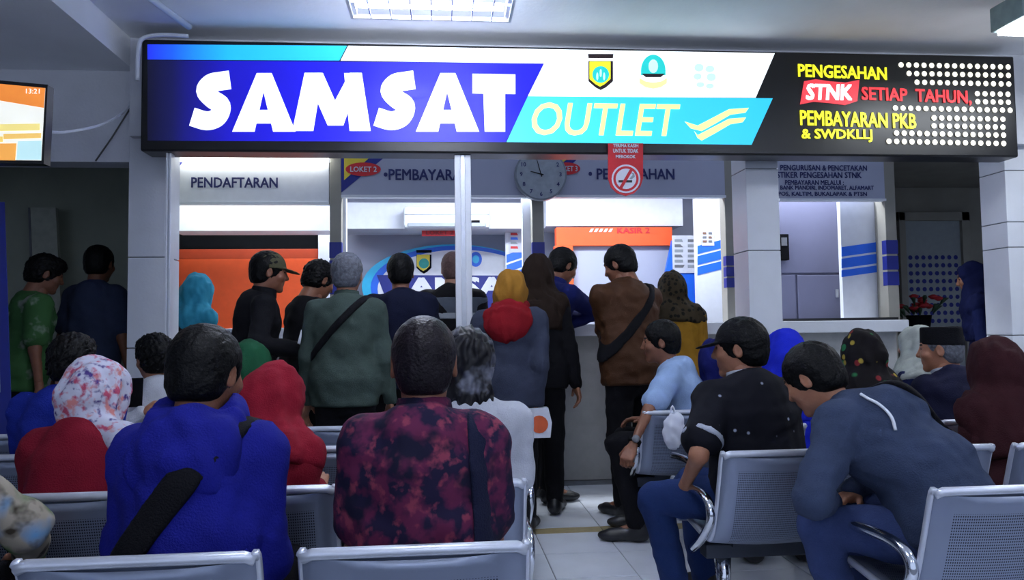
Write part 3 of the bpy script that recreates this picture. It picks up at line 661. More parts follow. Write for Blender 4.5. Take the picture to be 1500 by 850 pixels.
        for ax in range(3):
            b, c = (ax+1) % 3, (ax+2) % 3
            s0 = [slice(1, -1)]*3; s0[ax] = slice(0, -1); s1 = [slice(1, -1)]*3; s1[ax] = slice(1, None)
            A, B = neg[tuple(s0)], neg[tuple(s1)]
            for flip, m in ((False, A & ~B), (True, ~A & B)):
                q = np.argwhere(m)
                if not len(q): continue
                off = np.zeros(3, int)+1; off[ax] = 0; q = q+off
                def at(db, dc): r = q.copy(); r[:, b] -= db; r[:, c] -= dc; return idx[r[:, 0], r[:, 1], r[:, 2]]
                f = np.stack([at(1, 1), at(0, 1), at(0, 0), at(1, 0)], 1); Q.append(f[:, ::-1] if flip else f)
        return P, np.concatenate(Q)
def soft_mesh(name, V, F, mi=None, mats=()):
    me = bpy.data.meshes.new(name); n, m = len(V), len(F)
    me.vertices.add(n); me.vertices.foreach_set('co', np.asarray(V, np.float32).ravel()); me.loops.add(m*4); me.loops.foreach_set('vertex_index', np.asarray(F, np.int32).ravel())
    me.polygons.add(m); me.polygons.foreach_set('loop_start', np.arange(0, m*4, 4, dtype=np.int32)); me.polygons.foreach_set('loop_total', np.full(m, 4, np.int32))
    me.polygons.foreach_set('use_smooth', np.ones(m, bool))
    for x in mats: me.materials.append(x)
    if mi is not None: me.polygons.foreach_set('material_index', np.asarray(mi, np.int32))
    me.update(); me.validate(); return me
def rot(ax, deg):
    a = math.radians(deg); c, s = math.cos(a), math.sin(a)
    return np.array({'x': [[1, 0, 0], [0, c, -s], [0, s, c]], 'y': [[c, 0, s], [0, 1, 0], [-s, 0, c]], 'z': [[c, -s, 0], [s, c, 0], [0, 0, 1]]}[ax], float)

# ------------------------------------------------------------------ cloth, skin and hair materials
def dye(c, k=.72): return tuple(v*k for v in hexc(c))
def cloth(name, col, rough=.85, var=.1): return mat('cloth_'+name, dye(col), rough, 0, var, 14, .35, 220, 0, .15, 0.)
def pattern(name, base, layers, rough=.85):
    """cloth printed with blotches: (colour, scale, threshold, 'noise' or 'dots')"""
    m = bpy.data.materials.new('cloth_'+name); m.use_nodes = True; nt = m.node_tree; b = nt.nodes['Principled BSDF']
    tc = nt.nodes.new('ShaderNodeTexCoord'); prev = None
    for i, (c, sc, th, kind) in enumerate(layers):
        mp = nt.nodes.new('ShaderNodeMapping'); mp.inputs['Location'].default_value = (3.1*i, 1.7*i, .9*i); nt.links.new(tc.outputs['Object'], mp.inputs[0])
        if kind == 'noise':
            n = nt.nodes.new('ShaderNodeTexNoise'); n.inputs['Scale'].default_value = sc; n.inputs['Detail'].default_value = 3; out = n.outputs['Fac']
        else:
            n = nt.nodes.new('ShaderNodeTexVoronoi'); n.inputs['Scale'].default_value = sc; out = n.outputs['Distance']
        nt.links.new(mp.outputs[0], n.inputs['Vector'])
        r = nt.nodes.new('ShaderNodeMapRange'); nt.links.new(out, r.inputs[0])
        if kind == 'noise': r.inputs[1].default_value = th-.06; r.inputs[2].default_value = th+.06
        else: r.inputs[1].default_value = th+.03; r.inputs[2].default_value = th-.03
        mx = nt.nodes.new('ShaderNodeMixRGB'); nt.links.new(r.outputs[0], mx.inputs[0]); mx.inputs[2].default_value = (*dye(c, .8), 1)
        if prev is None: mx.inputs[1].default_value = (*dye(base, .8), 1)
        else: nt.links.new(prev, mx.inputs[1])
        prev = mx.outputs[0]
    nt.links.new(prev, b.inputs['Base Color']); b.inputs['Roughness'].default_value = rough; b.inputs['Specular IOR Level'].default_value = .2
    return m
def skin_mat(name, col):
    m = mat('skin_'+name, dye(col, .8), .5, 0, .08, 25, .12, 160, 0, .4); b = m.node_tree.nodes['Principled BSDF']
    b.inputs['Subsurface Weight'].default_value = .08; b.inputs['Subsurface Radius'].default_value = (.01, .004, .002); return m
SKIN = dict(a=skin_mat('tan', 'a9745a'), b=skin_mat('brown', '8a5a44'), c=skin_mat('light', 'c08d74'))
M_lip = mat('lip', '8a4a44', .5); M_eyew = mat('eye_white', 'd8d4cc', .3, var=0); M_iris = mat('eye_iris', '1a100c', .2); M_brow = mat('brow_hair', '17120f', .8)
def hairm(name, col, rough=.5, var=.35): return mat('hair_'+name, col, rough, 0, var, 60, .35, 140, 0, .16)
HAIR = dict(black=hairm('black', '050507'), grey=hairm('grey', '5c5f68', .5, .4), dark=hairm('dark_brown', '1c1613'), thin=hairm('thinning', '171218', .38))

# ------------------------------------------------------------------ head and hand shapes (made once, reused)
def make_head():
    F = Field((-.11, -.14, -.16), (.11, .14, .14), .0052)
    F.ell((0, -.012, .03), (.077, .095, .088)); F.ell((0, .03, -.05), (.056, .062, .064), k=.04); F.ell((0, .055, .0), (.058, .04, .07), k=.03)
    F.cap((0, -.02, -.05), (0, -.035, -.15), .054, .056, .03)
    F.cap((-.034, .079, .031), (.034, .079, .031), .011, .011, .015)
    for s in (-1, 1):
        F.ell((s*.031, .098, .013), (.017, .012, .011), k=.012, sub=True); F.ell((s*.043, .068, -.022), (.022, .022, .018), k=.02)
        F.ell((s*.078, -.008, -.002), (.009, .02, .033), rot('z', s*-18), .008); F.ell((s*.088, -.004, .0), (.006, .011, .02), k=.006, sub=True)
    F.cap((0, .089, .02), (0, .109, -.022), .008, .0135, .012); F.ell((.013, .097, -.026), (.009, .01, .008), k=.006); F.ell((-.013, .097, -.026), (.009, .01, .008), k=.006)
    F.cap((-.018, .086, -.05), (.018, .086, -.05), .0085, .0085, .008); F.cap((-.016, .085, -.062), (.016, .085, -.062), .009, .009, .008); F.cap((-.026, .1, -.056), (.026, .1, -.056), .0022, .0022, .003, True)
    F.ell((0, .075, -.095), (.024, .02, .018), k=.02)
    V, Q = F.skin(); c = V[Q].mean(1); mi = np.zeros(len(Q), int)
    mi[(np.abs(c[:, 0]) < .024) & (c[:, 1] > .078) & (c[:, 2] < -.043) & (c[:, 2] > -.071)] = 1
    ax = np.abs(c[:, 0]); mi[(c[:, 1] > .06) & (ax > .014) & (ax < .05) & (np.abs(c[:, 2]-.034+.15*(ax-.03)**2*10) < .0055)] = 4
    vs_, qs, ms = [V], [Q], [mi]; n = len(V)
    for s in (-1, 1):                                    # eyeballs, iris towards the front
        P, ql = [], []
        for i in range(7):
            for j in range(10):
                th, ph = math.pi*i/6, 2*math.pi*j/10; P.append((s*.031+.0125*math.sin(th)*math.cos(ph), .0775+.0125*math.cos(th), .0125+.0125*math.sin(th)*math.sin(ph)))
        for i in range(6):
            for j in range(10): ql.append((i*10+j, i*10+(j+1) % 10, (i+1)*10+(j+1) % 10, (i+1)*10+j)); 
        vs_.append(np.array(P)); qs.append(np.array(ql)+n); ms.append(np.array([3 if i < 2 else 2 for i in range(6) for j in range(10)])); n += len(P)
    return np.concatenate(vs_), np.concatenate(qs), np.concatenate(ms)
HEAD = make_head()
def make_hand(curls, thumb=0.):
    """wrist at the origin, fingers along +y, back of the hand +z, thumb on +x"""
    F = Field((-.07, -.04, -.11), (.1, .22, .04), .0046)
    F.cap((0, -.04, 0), (0, .0, 0), .025, .025, .01); F.ell((0, .045, 0), (.04, .052, .016), k=.015); F.ell((.018, .03, -.008), (.02, .035, .016), k=.015)
    for x, ln, cu in zip((.029, .0098, -.0098, -.028), (.076, .085, .078, .06), curls):
        p = np.array([x, .082, .002]); F.cap((x*.7, .03, 0), p, .011, .0105, .01); a = 0.
        for q, (f, r) in enumerate(((.45, .0092), (.31, .0083), (.24, .0073))):
            a += cu*(.8 if q == 0 else 1.); e = p+ln*f*np.array([x*.6 if q == 0 else 0, math.cos(a), -math.sin(a)]); F.cap(p, e, r, r*.92, .004); p = e
    t0, t1 = np.array([.03, .018, -.006]), np.array([.056, .048, -.016-.01*thumb]); t2 = t1+np.array([.012-.03*thumb, .03, -.012*(1+thumb)])
    F.cap(t0, t1, .013, .011, .012); F.cap(t1, t2, .0105, .0082, .005)
    return F.skin()
HANDS = dict(relaxed=make_hand((.35, .4, .45, .5)), grip=make_hand((1.0, 1.05, 1.05, 1.1), .9), hold=make_hand((.75, .8, .85, .9), .6))
CR, CC = np.array([.077, .095, .088]), np.array([0, -.012, .03])
def make_hair(kind):
    g = dict(short=.014, messy=.018, buzz=.006, long=.018, bob=.024)[kind]
    lo = (-.14, -.2, -.42 if kind == 'long' else -.17); F = Field(lo, (.14, .14, .17), .0062)
    F.ell(CC+[0, -.002, g*.35], CR+[g, g*.9, g]); F.ell((0, -.052, -.03), (.064+g*.6, .05+g*.6, .062), k=.03)
    if kind in ('messy', 'bob'): F.ell((0, .05, .085), (.07, .055, .04), k=.03)
    if kind == 'long': F.loft([((0, -.05, .02), .082, .06), ((0, -.075, -.1), .088, .05), ((0, -.1, -.25), .095, .045), ((0, -.11, -.38), .07, .028)], (1, 0, 0), .03)
    F.folds(dict(short=.0018, messy=.0045, buzz=.001, long=.005, bob=.005)[kind], .024 if kind != 'long' else .04, 3, (1, 1, .25 if kind == 'long' else 1))
    F.ell((0, .12, -.012 if kind != 'messy' else -.03), (.084, .062, .082), k=.012, sub=True); F.ell((0, .1, -.1), (.09, .09, .075), k=.012, sub=True)
    for s in (-1, 1): F.ell((s*.088, .004, -.012), (.022, .026, .036), k=.01, sub=True)
    if kind in ('short', 'buzz', 'messy'): F.plane((0, 0, -.075), (0, 0, -1))
    return F.skin()
def make_cap(kind):
    F = Field((-.12, -.14, -.05), (.12, .24, .17), .0055)
    if kind == 'peci':
        F.loft([((0, -.01, .03), .086, .106), ((0, -.012, .12), .079, .1)], (1, 0, 0), .01); F.plane((0, 0, .125), (0, -.05, 1), .012); F.plane((0, 0, .028), (0, .12, -1), .004)
    else:
        F.ell((0, -.01, .034), (.09, .108, .103)); F.plane((0, 0, .022), (0, .1, -1), .006); F.ell((0, .1, .03), (.074, .085, .0075), rot('x', -10), .012); F.cap((0, -.01, .128), (0, -.01, .132), .007, .006, .004)
    return F.skin()
TPL = {}
def tpl(kind, fn):
    if kind not in TPL: TPL[kind] = fn(kind)
    return TPL[kind]

# ------------------------------------------------------------------ a person
def ik(a, b, l1, l2, hint):
    d = b-a; L = np.linalg.norm(d); mx = (l1+l2)*.995
    if L > mx: b = a+d*mx/L; d = b-a; L = mx
    x = (l1*l1-l2*l2+L*L)/(2*L); h = math.sqrt(max(l1*l1-x*x, 0)); u = d/L; n = np.asarray(hint, float); n = unit(n-u*(n@u)); return a+u*x+n*h, b
PEOPLE = []
def person(label, head, Y, rz=0., pose='sit', top=None, legs=None, skin='a', hair=None, hairm_=None, hijab=None, cap=None, lean=(6, 10), side=0., hyaw=0., hpitch=0., htilt=0., g=1., wide=1.,
           lh=None, rh=None, lel=None, rel=None, hand=('relaxed', 'relaxed'), sleeve='long', hood=None, bands=(), shoes='15161c', infl=.014, fold=.005, hs=1., drape=.30, knee_up=0., seat=.455, group=None, fs=None, knees=None, sy=None, tail=False, thigh=.37):
    sgn = {'L': -1, 'R': 1}
    def joints(s, st):
        J = {}; P = np.array([0, 0, .92*s if pose == 'stand' else seat+.085])
        def dirv(deg): a = math.radians(deg); b = math.radians(side); return np.array([math.sin(b), math.sin(a)*math.cos(b), math.cos(a)*math.cos(b)])
        W = P+dirv(lean[0])*.2*s*st; N = W+dirv(lean[1])*.28*s*st; nd = dirv(lean[1]*.75+(hpitch*.35))
        J.update(P=P, W=W, N=N, H=N+nd*.155*s+np.array([0, .012, 0])*s, C=W+(N-W)*.5, up=unit(N-W))
        for q, sg_ in sgn.items():
            J['S'+q] = N-J['up']*.055*s+np.array([sg_*.165*s*wide, 0, 0]); J['hip'+q] = P+np.array([sg_*.085*s, 0, -.01])
            if pose == 'stand': J['K'+q] = np.array([sg_*.095*s, .02, .49*s]); J['A'+q] = np.array([sg_*.1*s, -.02, .085*s])
            else:
                kz = seat+.075+knee_up; J['K'+q] = np.array([sg_*.13, thigh*s, kz]); J['A'+q] = np.array([sg_*.13, thigh*s-.1, .085])
                if knees and q in knees: J['K'+q], J['A'+q] = [np.array(v, float) for v in knees[q]]
            J['T'+q] = J['A'+q]+np.array([sg_*.02, .15*s, -.05])
        return J
    R = rot('z', rz)
    for turn in range(3 if sy else 1):                      # the head is where it is seen, the hips are on the seat
        H = U(head[0], head[1], Y); s = fs or 1.; st = 1.; J = joints(s, 1.)
        if pose == 'stand': s = H[2]/J['H'][2]; J = joints(s, 1.)
        else:
            for it in range(3): st *= 1+(H[2]-J['H'][2])/max(.1, (J['N'][2]-J['P'][2])); J = joints(s, st)
        loc = H-R@J['H']; loc[2] = 0.
        if sy and turn < 2: Y += sy-loc[1]
    PEOPLE.append((label[:38], round(s, 2), round(st, 2), loc.round(2)))
    local = lambda p: R.T@(np.asarray(p, float)-loc)
    def tgt(v, q):
        if v is None:
            if pose == 'stand': return np.array([sgn[q]*.25*s, .06, .80*s])
            return np.array([sgn[q]*.09, .30*s, seat+.19])
        return local(v[1:]) if v[0] == 'w' else np.asarray(v, float)
    for q, hv, el in (('L', lh, lel), ('R', rh, rel)):
        hint = el if el is not None else (sgn[q]*.3, -.8, -.45)
        J['E'+q], J['Wr'+q] = ik(J['S'+q], tgt(hv, q), .285*s, .25*s, hint)
    root = tag(empty('person', loc, math.radians(rz)), label, 'person', group)
    HR = rot('z', -hyaw*-1)@rot('x', -(lean[1]*.3+hpitch))@rot('y', htilt); hs_ = hs*s**.5
    toW = lambda V: (V*hs_)@HR.T+J['H']
    pts = np.array([J[k] for k in J if k != 'up']); lo, hi = pts.min(0)-.2, pts.max(0)+.2; lo[2] = max(lo[2], -.02)
    far = Y > 4.0; h_body, h_cl = (.021, .015) if far else (.0165, .0118)
    def torso(F, i, k=.04, hem=None):
        sx = (1, 0, 0); P, W, C, N, up = J['P'], J['W'], J['C'], J['N'], J['up']
        fl = .014 if i > 0 else 0.; F.loft([(P-(W-P)*(.55 if pose == 'stand' and i > 0 else .05), .165*s+i+fl*1.3, .112*s*g+i+fl*1.3), (P+(W-P)*.15, .165*s*g+i+fl, .115*s*g+i+fl), (W, .152*s*g+i, .112*s*g+i), (C, .168*s*wide+i, .118*s*g+i), (N-up*.065*s, .14*s*wide+i, .085*s+i)], sx, k)
        for q in 'LR': F.cap(N-up*.028*s, J['S'+q]-up*.004*s, .046*s+i, .056*s+i, .04)
        F.ell(C+np.array([0, -.035, .03])*s, (.125*s*wide+i, .085*s+i, .15*s+i), k=.04)
    def arm(F, q, i, a=0., b=2.):
        S_, E_, W_ = J['S'+q], J['E'+q], J['Wr'+q]
        if b <= 1: F.cap(S_, S_+(E_-S_)*b, .052*s+i, (.052-.011*b)*s+i*1.25, .03)
        else: F.cap(S_, S_+(E_-S_)*.3, .052*s+i, .049*s+i, .03); F.cap(S_+(E_-S_)*.22, E_, .05*s+i, .041*s+i, .009); F.cap(E_, E_+(W_-E_)*(b-1), .04*s+i, (.04-.013*(b-1))*s+i, .02)
    def leg(F, q, i, calf=1.):
        F.cap(J['hip'+q], J['K'+q], .085*s+i, .058*s+i, .04); F.cap(J['K'+q], J['K'+q]+(J['A'+q]-J['K'+q])*calf, .056*s+i, .038*s+i*1.4, .02)
    def emit(name, F, m, parent=root):
        V, Q = F.skin()
        return link(name, soft_mesh(name, V, Q, None, [m]), None, parent) if len(Q) else None
    # body: one skin from head to feet
    F = Field(lo, hi, h_body); torso(F, -.016)
    for q in 'LR':
        arm(F, q, -.004); leg(F, q, -.008); F.cap(J['A'+q], J['T'+q], .034*s, .026*s, .02)
    F.cap(J['N']-J['up']*.03, J['H']+(J['N']-J['H'])*.25, .054*s, .05*s, .03)
    V, Q = F.skin(); VV, QQ, MM, n = [V], [Q], [np.zeros(len(Q), int)], len(V)
    VV.append(toW(HEAD[0])); QQ.append(HEAD[1]+n); MM.append(HEAD[2]); n += len(HEAD[0])
    for q, kind in zip('LR', hand):
        hv, hq = HANDS[kind]; hv = hv.copy()
        if q == 'R': hv[:, 0] *= -1; hq = hq[:, ::-1]
        y = unit(J['Wr'+q]-J['E'+q]); z = np.array([sgn[q]*.35, .0, 1.]) if pose == 'sit' else np.array([sgn[q]*1., .3, .2])
        if kind != 'relaxed' and pose == 'stand': z = np.array([sgn[q]*.9, .2, .3])
        z = unit(z-y*(z@y)); x = np.cross(y, z); VV.append((hv*s)@np.stack([x, y, z])+J['Wr'+q]); QQ.append(hq+n); MM.append(np.zeros(len(hq), int)); n += len(hv)
    link('body', soft_mesh('body', np.concatenate(VV), np.concatenate(QQ), np.concatenate(MM), [SKIN[skin], M_lip, M_eyew, M_iris, M_brow]), None, root)
    # trousers and shoes
    seed = int(abs(head[0])) % 97+1
    F = Field((lo[0], lo[1], lo[2]), (hi[0], hi[1], J['W'][2]+.1), h_cl*1.15)
    F.loft([(J['P']-(J['W']-J['P'])*.35, .16*s+.012, .115*s*g+.012), (J['P']+(J['W']-J['P'])*.45, .155*s*g+.01, .112*s*g+.01)], (1, 0, 0), .04)
    for q in 'LR': leg(F, q, .014, .97)
    F.folds(.004, .09, seed); emit('trousers', F, legs or cloth('black_trousers', '14141a'))
    for q in 'LR':
        a, t = J['A'+q], J['T'+q]; F = Field(np.minimum(a, t)-.09, np.maximum(a, t)+.12, .008)
        F.cap((a[0], a[1]-.03, .05), (t[0], t[1], .036), .042, .035, .03); F.cap(a+[0, -.01, .01], (a[0], a[1], .05), .046, .044, .03); F.ell((t[0], t[1]+.02, .03), (.042, .06, .028), k=.02); F.plane((0, 0, .001), (0, 0, -1), .004)
        emit('shoe', F, mat('leather_'+shoes, shoes, .4, var=.1))
    # top
    lo_t = lo.copy(); lo_t[2] = J['P'][2]-.2; b_sl = dict(long=1.97, short=.72, vest=.12)[sleeve]
    F = Field(lo_t, hi-[0, 0, .1], h_cl); torso(F, infl)
    for q in 'LR': arm(F, q, infl+(.008 if sleeve == 'short' else .002), 0, b_sl)
    F.cap(J['N']-J['up']*.03*s, J['N']+J['up']*.002*s, .064*s, .06*s, .02)
    F.folds(fold, .15, seed, (1, 1, .6)); F.folds(fold*.45, .06, seed+5, (.5, .5, 1))
    F.cap(J['N']+J['up']*.03*s+[0, .02, 0], J['H'], .047*s, .05*s, .008, True)
    F.plane(J['P']-(J['W']-J['P'])*(.62 if pose == 'stand' else .2), -(J['W']-J['P']), .01)
    top_o = emit('top', F, top)
    for bd in bands:                                       # straps, collars and stripes laid over the top
        F = Field(lo_t, hi-[0, 0, .08], .009); nm, m, c0, nrm, half, i2, where = bd
        if where == 'torso': torso(F, infl+i2)
        elif where in ('armL', 'armR'): arm(F, where[-1], infl+.008+i2, 0, b_sl+.02)
        else: F.cap(J['N']-J['up']*.03, J['N']+J['up']*.075*s, .082*s+i2, .066*s+i2, .01)
        base = J['C'] if where == 'torso' else (J['S'+where[-1]]+(J['E'+where[-1]]-J['S'+where[-1]])*b_sl if where[:3] == 'arm' else J['N']+J['up']*.04*s)
        if where[:3] == 'arm': nrm = J['E'+where[-1]]-J['S'+where[-1]]
        if where == 'neck': nrm = J['up']
        F.slab(base+np.asarray(c0, float), nrm, half); emit(nm, F, m, root if 'strap' in nm or 'bag' in nm else top_o)
    if hood is not None:
        F = Field(J['N']-.25, J['N']+.25, .0085); N = J['N']; up = J['up']
        ring = [N+np.array([.088*math.cos(a)*s, .075*math.sin(a)*s-.005, .035+.025*math.sin(a)]) for a in np.linspace(0, 2*math.pi, 17)]
        for a, b in zip(ring[:-1], ring[1:]): F.cap(a, b, .033, .033, .02)
        hb_ = -.03 if hijab is not None else 0.; F.ell(N+np.array([0, -.1+hb_, -.04]), (.14*s-hb_*.6, .066, .115-hb_*.3), rot('x', -12), .05); F.ell(N+np.array([0, -.1+hb_, -.13]), (.07*s, .035, .06), k=.05)
        F.folds(.006, .07, seed+3); F.cap(N-[0, 0, .05], J['H'], .06, .062, .012, True); emit('hood', F, hood)
    if hijab is not None:
        F = Field(np.minimum(J['H'], J['C'])-.3, J['H']+.26, .0095); hc = lambda p: toW(np.array([p]))[0]; N, up = J['N'], J['up']
        F.ell(hc((0, -.012, .02)), (.098*hs_, .12*hs_, .118*hs_), HR, .02); F.ell(hc((0, -.03, -.05)), (.088*hs_, .1*hs_, .09*hs_), HR, .05)
        if drape < .1: F.loft([(hc((0, -.02, -.04)), .09, .1), (N+up*.02*s, .09*s, .088*s), (N-up*.05*s, .12*s, .1*s)], (1, 0, 0), .04)
        else:
            F.loft([(hc((0, -.02, -.04)), .09, .1), (N+up*.02*s, .098*s, .095*s), (N-up*.075*s, .17*s*wide+infl, .115*s*g+infl+.012), (N-up*(drape*.55)*s, .195*s*wide+infl, .128*s*g+infl+.014), (N-up*drape*s, .185*s*wide+infl, .13*s*g+infl+.014)], (1, 0, 0), .05)
            for q in 'LR': F.cap(N, J['S'+q], .07*s, .068*s+infl, .05)
        F.folds(.006, .1, seed+9, (1, 1, .3)); F.folds(.0025, .045, seed+4, (1, 1, .3))
        F.plane(N-up*drape*.8*s, -up, .02)
        if tail: q = J['SR']; F.cap(N+[.04, -.05, .03], q+[.0, -.04, .035], .045, .05, .03); F.cap(q+[.0, -.04, .035], q+[.055, -.02, -.2], .05, .055, .02)
        F.ell(hc((0, .125, -.01)), (.06*hs_, .075*hs_, .086*hs_), HR, .015, True); emit('hijab', F, hijab)
    elif hair:
        hv, hq = tpl(hair, make_hair); link('hair', soft_mesh('hair', toW(hv), hq, None, [hairm_ or HAIR['black']]), None, root)
    if cap:
        hv, hq = tpl(cap[0], make_cap); link('cap', soft_mesh('cap', toW(hv), hq, None, [cap[1]]), None, root)
    return root, J, lambda p: loc+R@np.asarray(p, float)

# ------------------------------------------------------------------ tandem seating: perforated steel shells on a beam
def perforated():
    m = bpy.data.materials.new('perforated_steel'); m.use_nodes = True; nt = m.node_tree; b = nt.nodes['Principled BSDF']
    tc = nt.nodes.new('ShaderNodeTexCoord'); sp = nt.nodes.new('ShaderNodeSeparateXYZ'); nt.links.new(tc.outputs['UV'], sp.inputs[0])
    def mth(op, a, c=None):
        n = nt.nodes.new('ShaderNodeMath'); n.operation = op
        for i, v in enumerate((a, c)):
            if v is None: continue
            if isinstance(v, (int, float)): n.inputs[i].default_value = v
            else: nt.links.new(v, n.inputs[i])
        return n.outputs[0]
    u, v = sp.outputs[0], sp.outputs[1]                    # metres across and along the shell
    fu = mth('SUBTRACT', mth('FRACT', mth('MULTIPLY', u, 160)), .5); fv = mth('SUBTRACT', mth('FRACT', mth('MULTIPLY', v, 115)), .5)
    d = mth('SQRT', mth('ADD', mth('MULTIPLY', fu, fu), mth('MULTIPLY', fv, fv))); hole = mth('LESS_THAN', d, .3)
    inside = mth('MULTIPLY', mth('LESS_THAN', mth('ABSOLUTE', u), .17), mth('MULTIPLY', mth('GREATER_THAN', v, .075), mth('LESS_THAN', v, .66)))
    hole = mth('MULTIPLY', hole, inside); mx = nt.nodes.new('ShaderNodeMixRGB'); nt.links.new(hole, mx.inputs[0])
    mx.inputs[1].default_value = (*hexc('868fa4'), 1); mx.inputs[2].default_value = (*hexc('2c3040'), 1); nt.links.new(mx.outputs[0], b.inputs['Base Color'])
    b.inputs['Metallic'].default_value = .55; b.inputs['Roughness'].default_value = .42; return m
M_perf = perforated(); M_rim = mat('light_steel_rim', 'c6cbd8', .35, .5, var=.04); M_beam = mat('dark_steel_beam', '3a3f4a', .5, .5)
PROF = spline([(-.015, .735), (.0, .73), (.035, .62), (.075, .50), (.115, .425), (.18, .40), (.33, .415), (.47, .43), (.51, .418), (.525, .385)], 3)
SW = .452; SEATP = .543
def shell_mesh():
    v, f, uv = [], [], []; n = len(PROF); acc = 0; L = [0]
    for i in range(1, n): acc += np.linalg.norm(np.array(PROF[i])-np.array(PROF[i-1])); L.append(acc)
    xs = np.linspace(-SW/2, SW/2, 9)
    for t in (0, -.012):
        for i, (y, z) in enumerate(PROF):
            a = np.array(PROF[min(i+1, n-1)])-np.array(PROF[max(i-1, 0)]); nn = np.array([-a[1], a[0]])/np.linalg.norm(a)
            for x in xs:
                dish = .014*(1-(2*x/SW)**2); v.append((x, y+nn[0]*(t-dish), z+nn[1]*(t-dish))); uv.append((x, L[i]))
    k = len(xs); o = n*k
    for i in range(n-1):
        for j in range(k-1):
            a = i*k+j; f.append([a, a+1, a+k+1, a+k]); f.append([o+a, o+a+k, o+a+k+1, o+a+1])
    for i in range(n-1): f.append([i*k, i*k+k, o+i*k+k, o+i*k]); f.append([i*k+k-1, o+i*k+k-1, o+i*k+2*k-1, i*k+2*k-1])
    for j in range(k-1): f.append([j, o+j, o+j+1, j+1]); a = (n-1)*k; f.append([a+j, a+j+1, o+a+j+1, o+a+j])
    me = mesh('seat_shell', v, f, True); ul = me.uv_layers.new(name='UVMap')
    for lp in me.loops: ul.data[lp.index].uv = uv[lp.vertex_index]
    me.materials.append(M_perf); return me
SHELL = shell_mesh()
_b = {}
def share(key, fn):                                        # first call builds, later calls copy the object's mesh
    if key not in _b: o = fn(); _b[key] = o.data; return o
    o = bpy.data.objects.new(key.split('|')[0], _b[key]); COL.objects.link(o); return o
def bench(x_end, Yb, n, label, to_left=True, rz=0.):
    """row of seats; x_end is the aisle end of the row, Yb the top of its backrests"""
    sgn_ = -1 if to_left else 1
    t = tag(empty('tandem_bench', (x_end, Yb, 0), rz), label, 'bench', 'rows of tandem seating')
    def put(o, loc=(0, 0, 0), par=None): o.parent = par or t; o.location = loc
    for i in range(n):
        cx = sgn_*(SW/2+SEATP*i); o = link('seat_shell', SHELL, None, t); o.location = (cx, 0, 0)
        put(share('top_rim', lambda: tube('top_rim', [(-SW/2, -.012, .728), (-SW/2+.02, -.014, .736), (SW/2-.02, -.014, .736), (SW/2, -.012, .728)], .0125, M_rim)), (0, 0, 0), o)
        for s in (-1, 1): put(share('side_rail', lambda: tube('side_rail', [(0, y, z) for y, z in PROF], .011, M_rim, sides=6)), (s*SW/2, 0, 0), o)
        put(share('seat_bracket', lambda: box('seat_bracket', (-.12, .2, .355), (.12, .38, .392), M_beam)), (cx, 0, 0))
    W = SEATP*n-.07; a, b = sorted((sgn_*.02, sgn_*(W-.02))); o = box('beam', (a, .25, .30), (b, .33, .355), M_beam, t, .006)
    for x in (sgn_*.1, sgn_*(W-.1)):
        put(share('leg', lambda: tube('leg', [(0, .29, .31), (0, .29, .2), (0, .28, .06)], [.03, .026, .024], M_chrome, sides=10)), (x, 0, 0))
        put(share('foot', lambda: tube('foot', spline([(0, .02, .018), (0, .1, .045), (0, .29, .075), (0, .46, .045), (0, .54, .018)], 4), .018, M_chrome)), (x, 0, 0))
        for yy in (.02, .54): put(share('glide|%s' % yy, lambda: tube('glide', [(0, yy, 0), (0, yy, .012)], .022, M_blackm)), (x, 0, 0))
    for x in (0., sgn_*W):
        put(share('armrest', lambda: tube('armrest', spline([(0, .29, .33), (0, .17, .40), (0, .075, .485), (0, .085, .545), (0, .17, .565), (0, .32, .56), (0, .42, .55)], 5), .017, M_chrome, sides=10)), (x+sgn_*-.022*(1 if x == 0 else -1), 0, 0))
    return t
bench(U(770, 795, 1.6)[0], 1.6, 3, 'nearest row of silver perforated seats on the left')
bench(U(767, 710, 2.25)[0], 2.25, 4, 'second row of silver perforated seats on the left')
bench(U(770, 655, 3.0)[0], 3.0, 5, 'third row of silver perforated seats on the left')
bench(U(760, 627, 3.62)[0], 3.62, 5, 'farthest row of silver perforated seats on the left')
bench(U(1366, 738, 1.95)[0], 1.95, 3, 'nearest row of silver perforated seats on the right', False)
bench(U(1058, 673, 2.62)[0], 2.62, 4, 'second row of silver perforated seats on the right', False)
bench(U(1000, 640, 3.3)[0]+.1, 3.3, 5, 'third row of silver perforated seats on the right', False)
bench(U(943, 606, 3.95)[0], 3.95, 5, 'farthest row of silver perforated seats on the right', False)

# ------------------------------------------------------------------ the people
C_ = cloth
black, dkblue, denim = C_('black', '131319'), C_('dark_navy', '151a34'), C_('denim', '24396e')
batik = pattern('batik', '1c1736', [('5c1e42', 20, .5, 'noise'), ('86384e', 30, .6, 'noise'), ('15142e', 12, .58, 'noise')])
floral = pattern('floral_white', 'cdcfe2', [('c0506e', 30, .58, 'noise'), ('4a3a80', 38, .62, 'noise'), ('d88a88', 34, .62, 'noise')])
dotted = pattern('dotted_black', '10111c', [('a8b0c8', 17, .1, 'dots')])
leopard = pattern('leopard', '3a3020', [('14120e', 30, .38, 'dots')])
darkfl = pattern('dark_floral', '171316', [('2c7a4a', 12, .22, 'dots'), ('8a2c30', 14, .2, 'dots'), ('b8a040', 13, .16, 'dots')])
jungle = pattern('jungle_print', 'a39a8c', [('3e6a34', 8, .58, 'noise'), ('5a92c4', 7, .62, 'noise'), ('3c352c', 15, .62, 'noise')])
W2 = lambda px, py, Y: ('w', *U(px, py, Y))
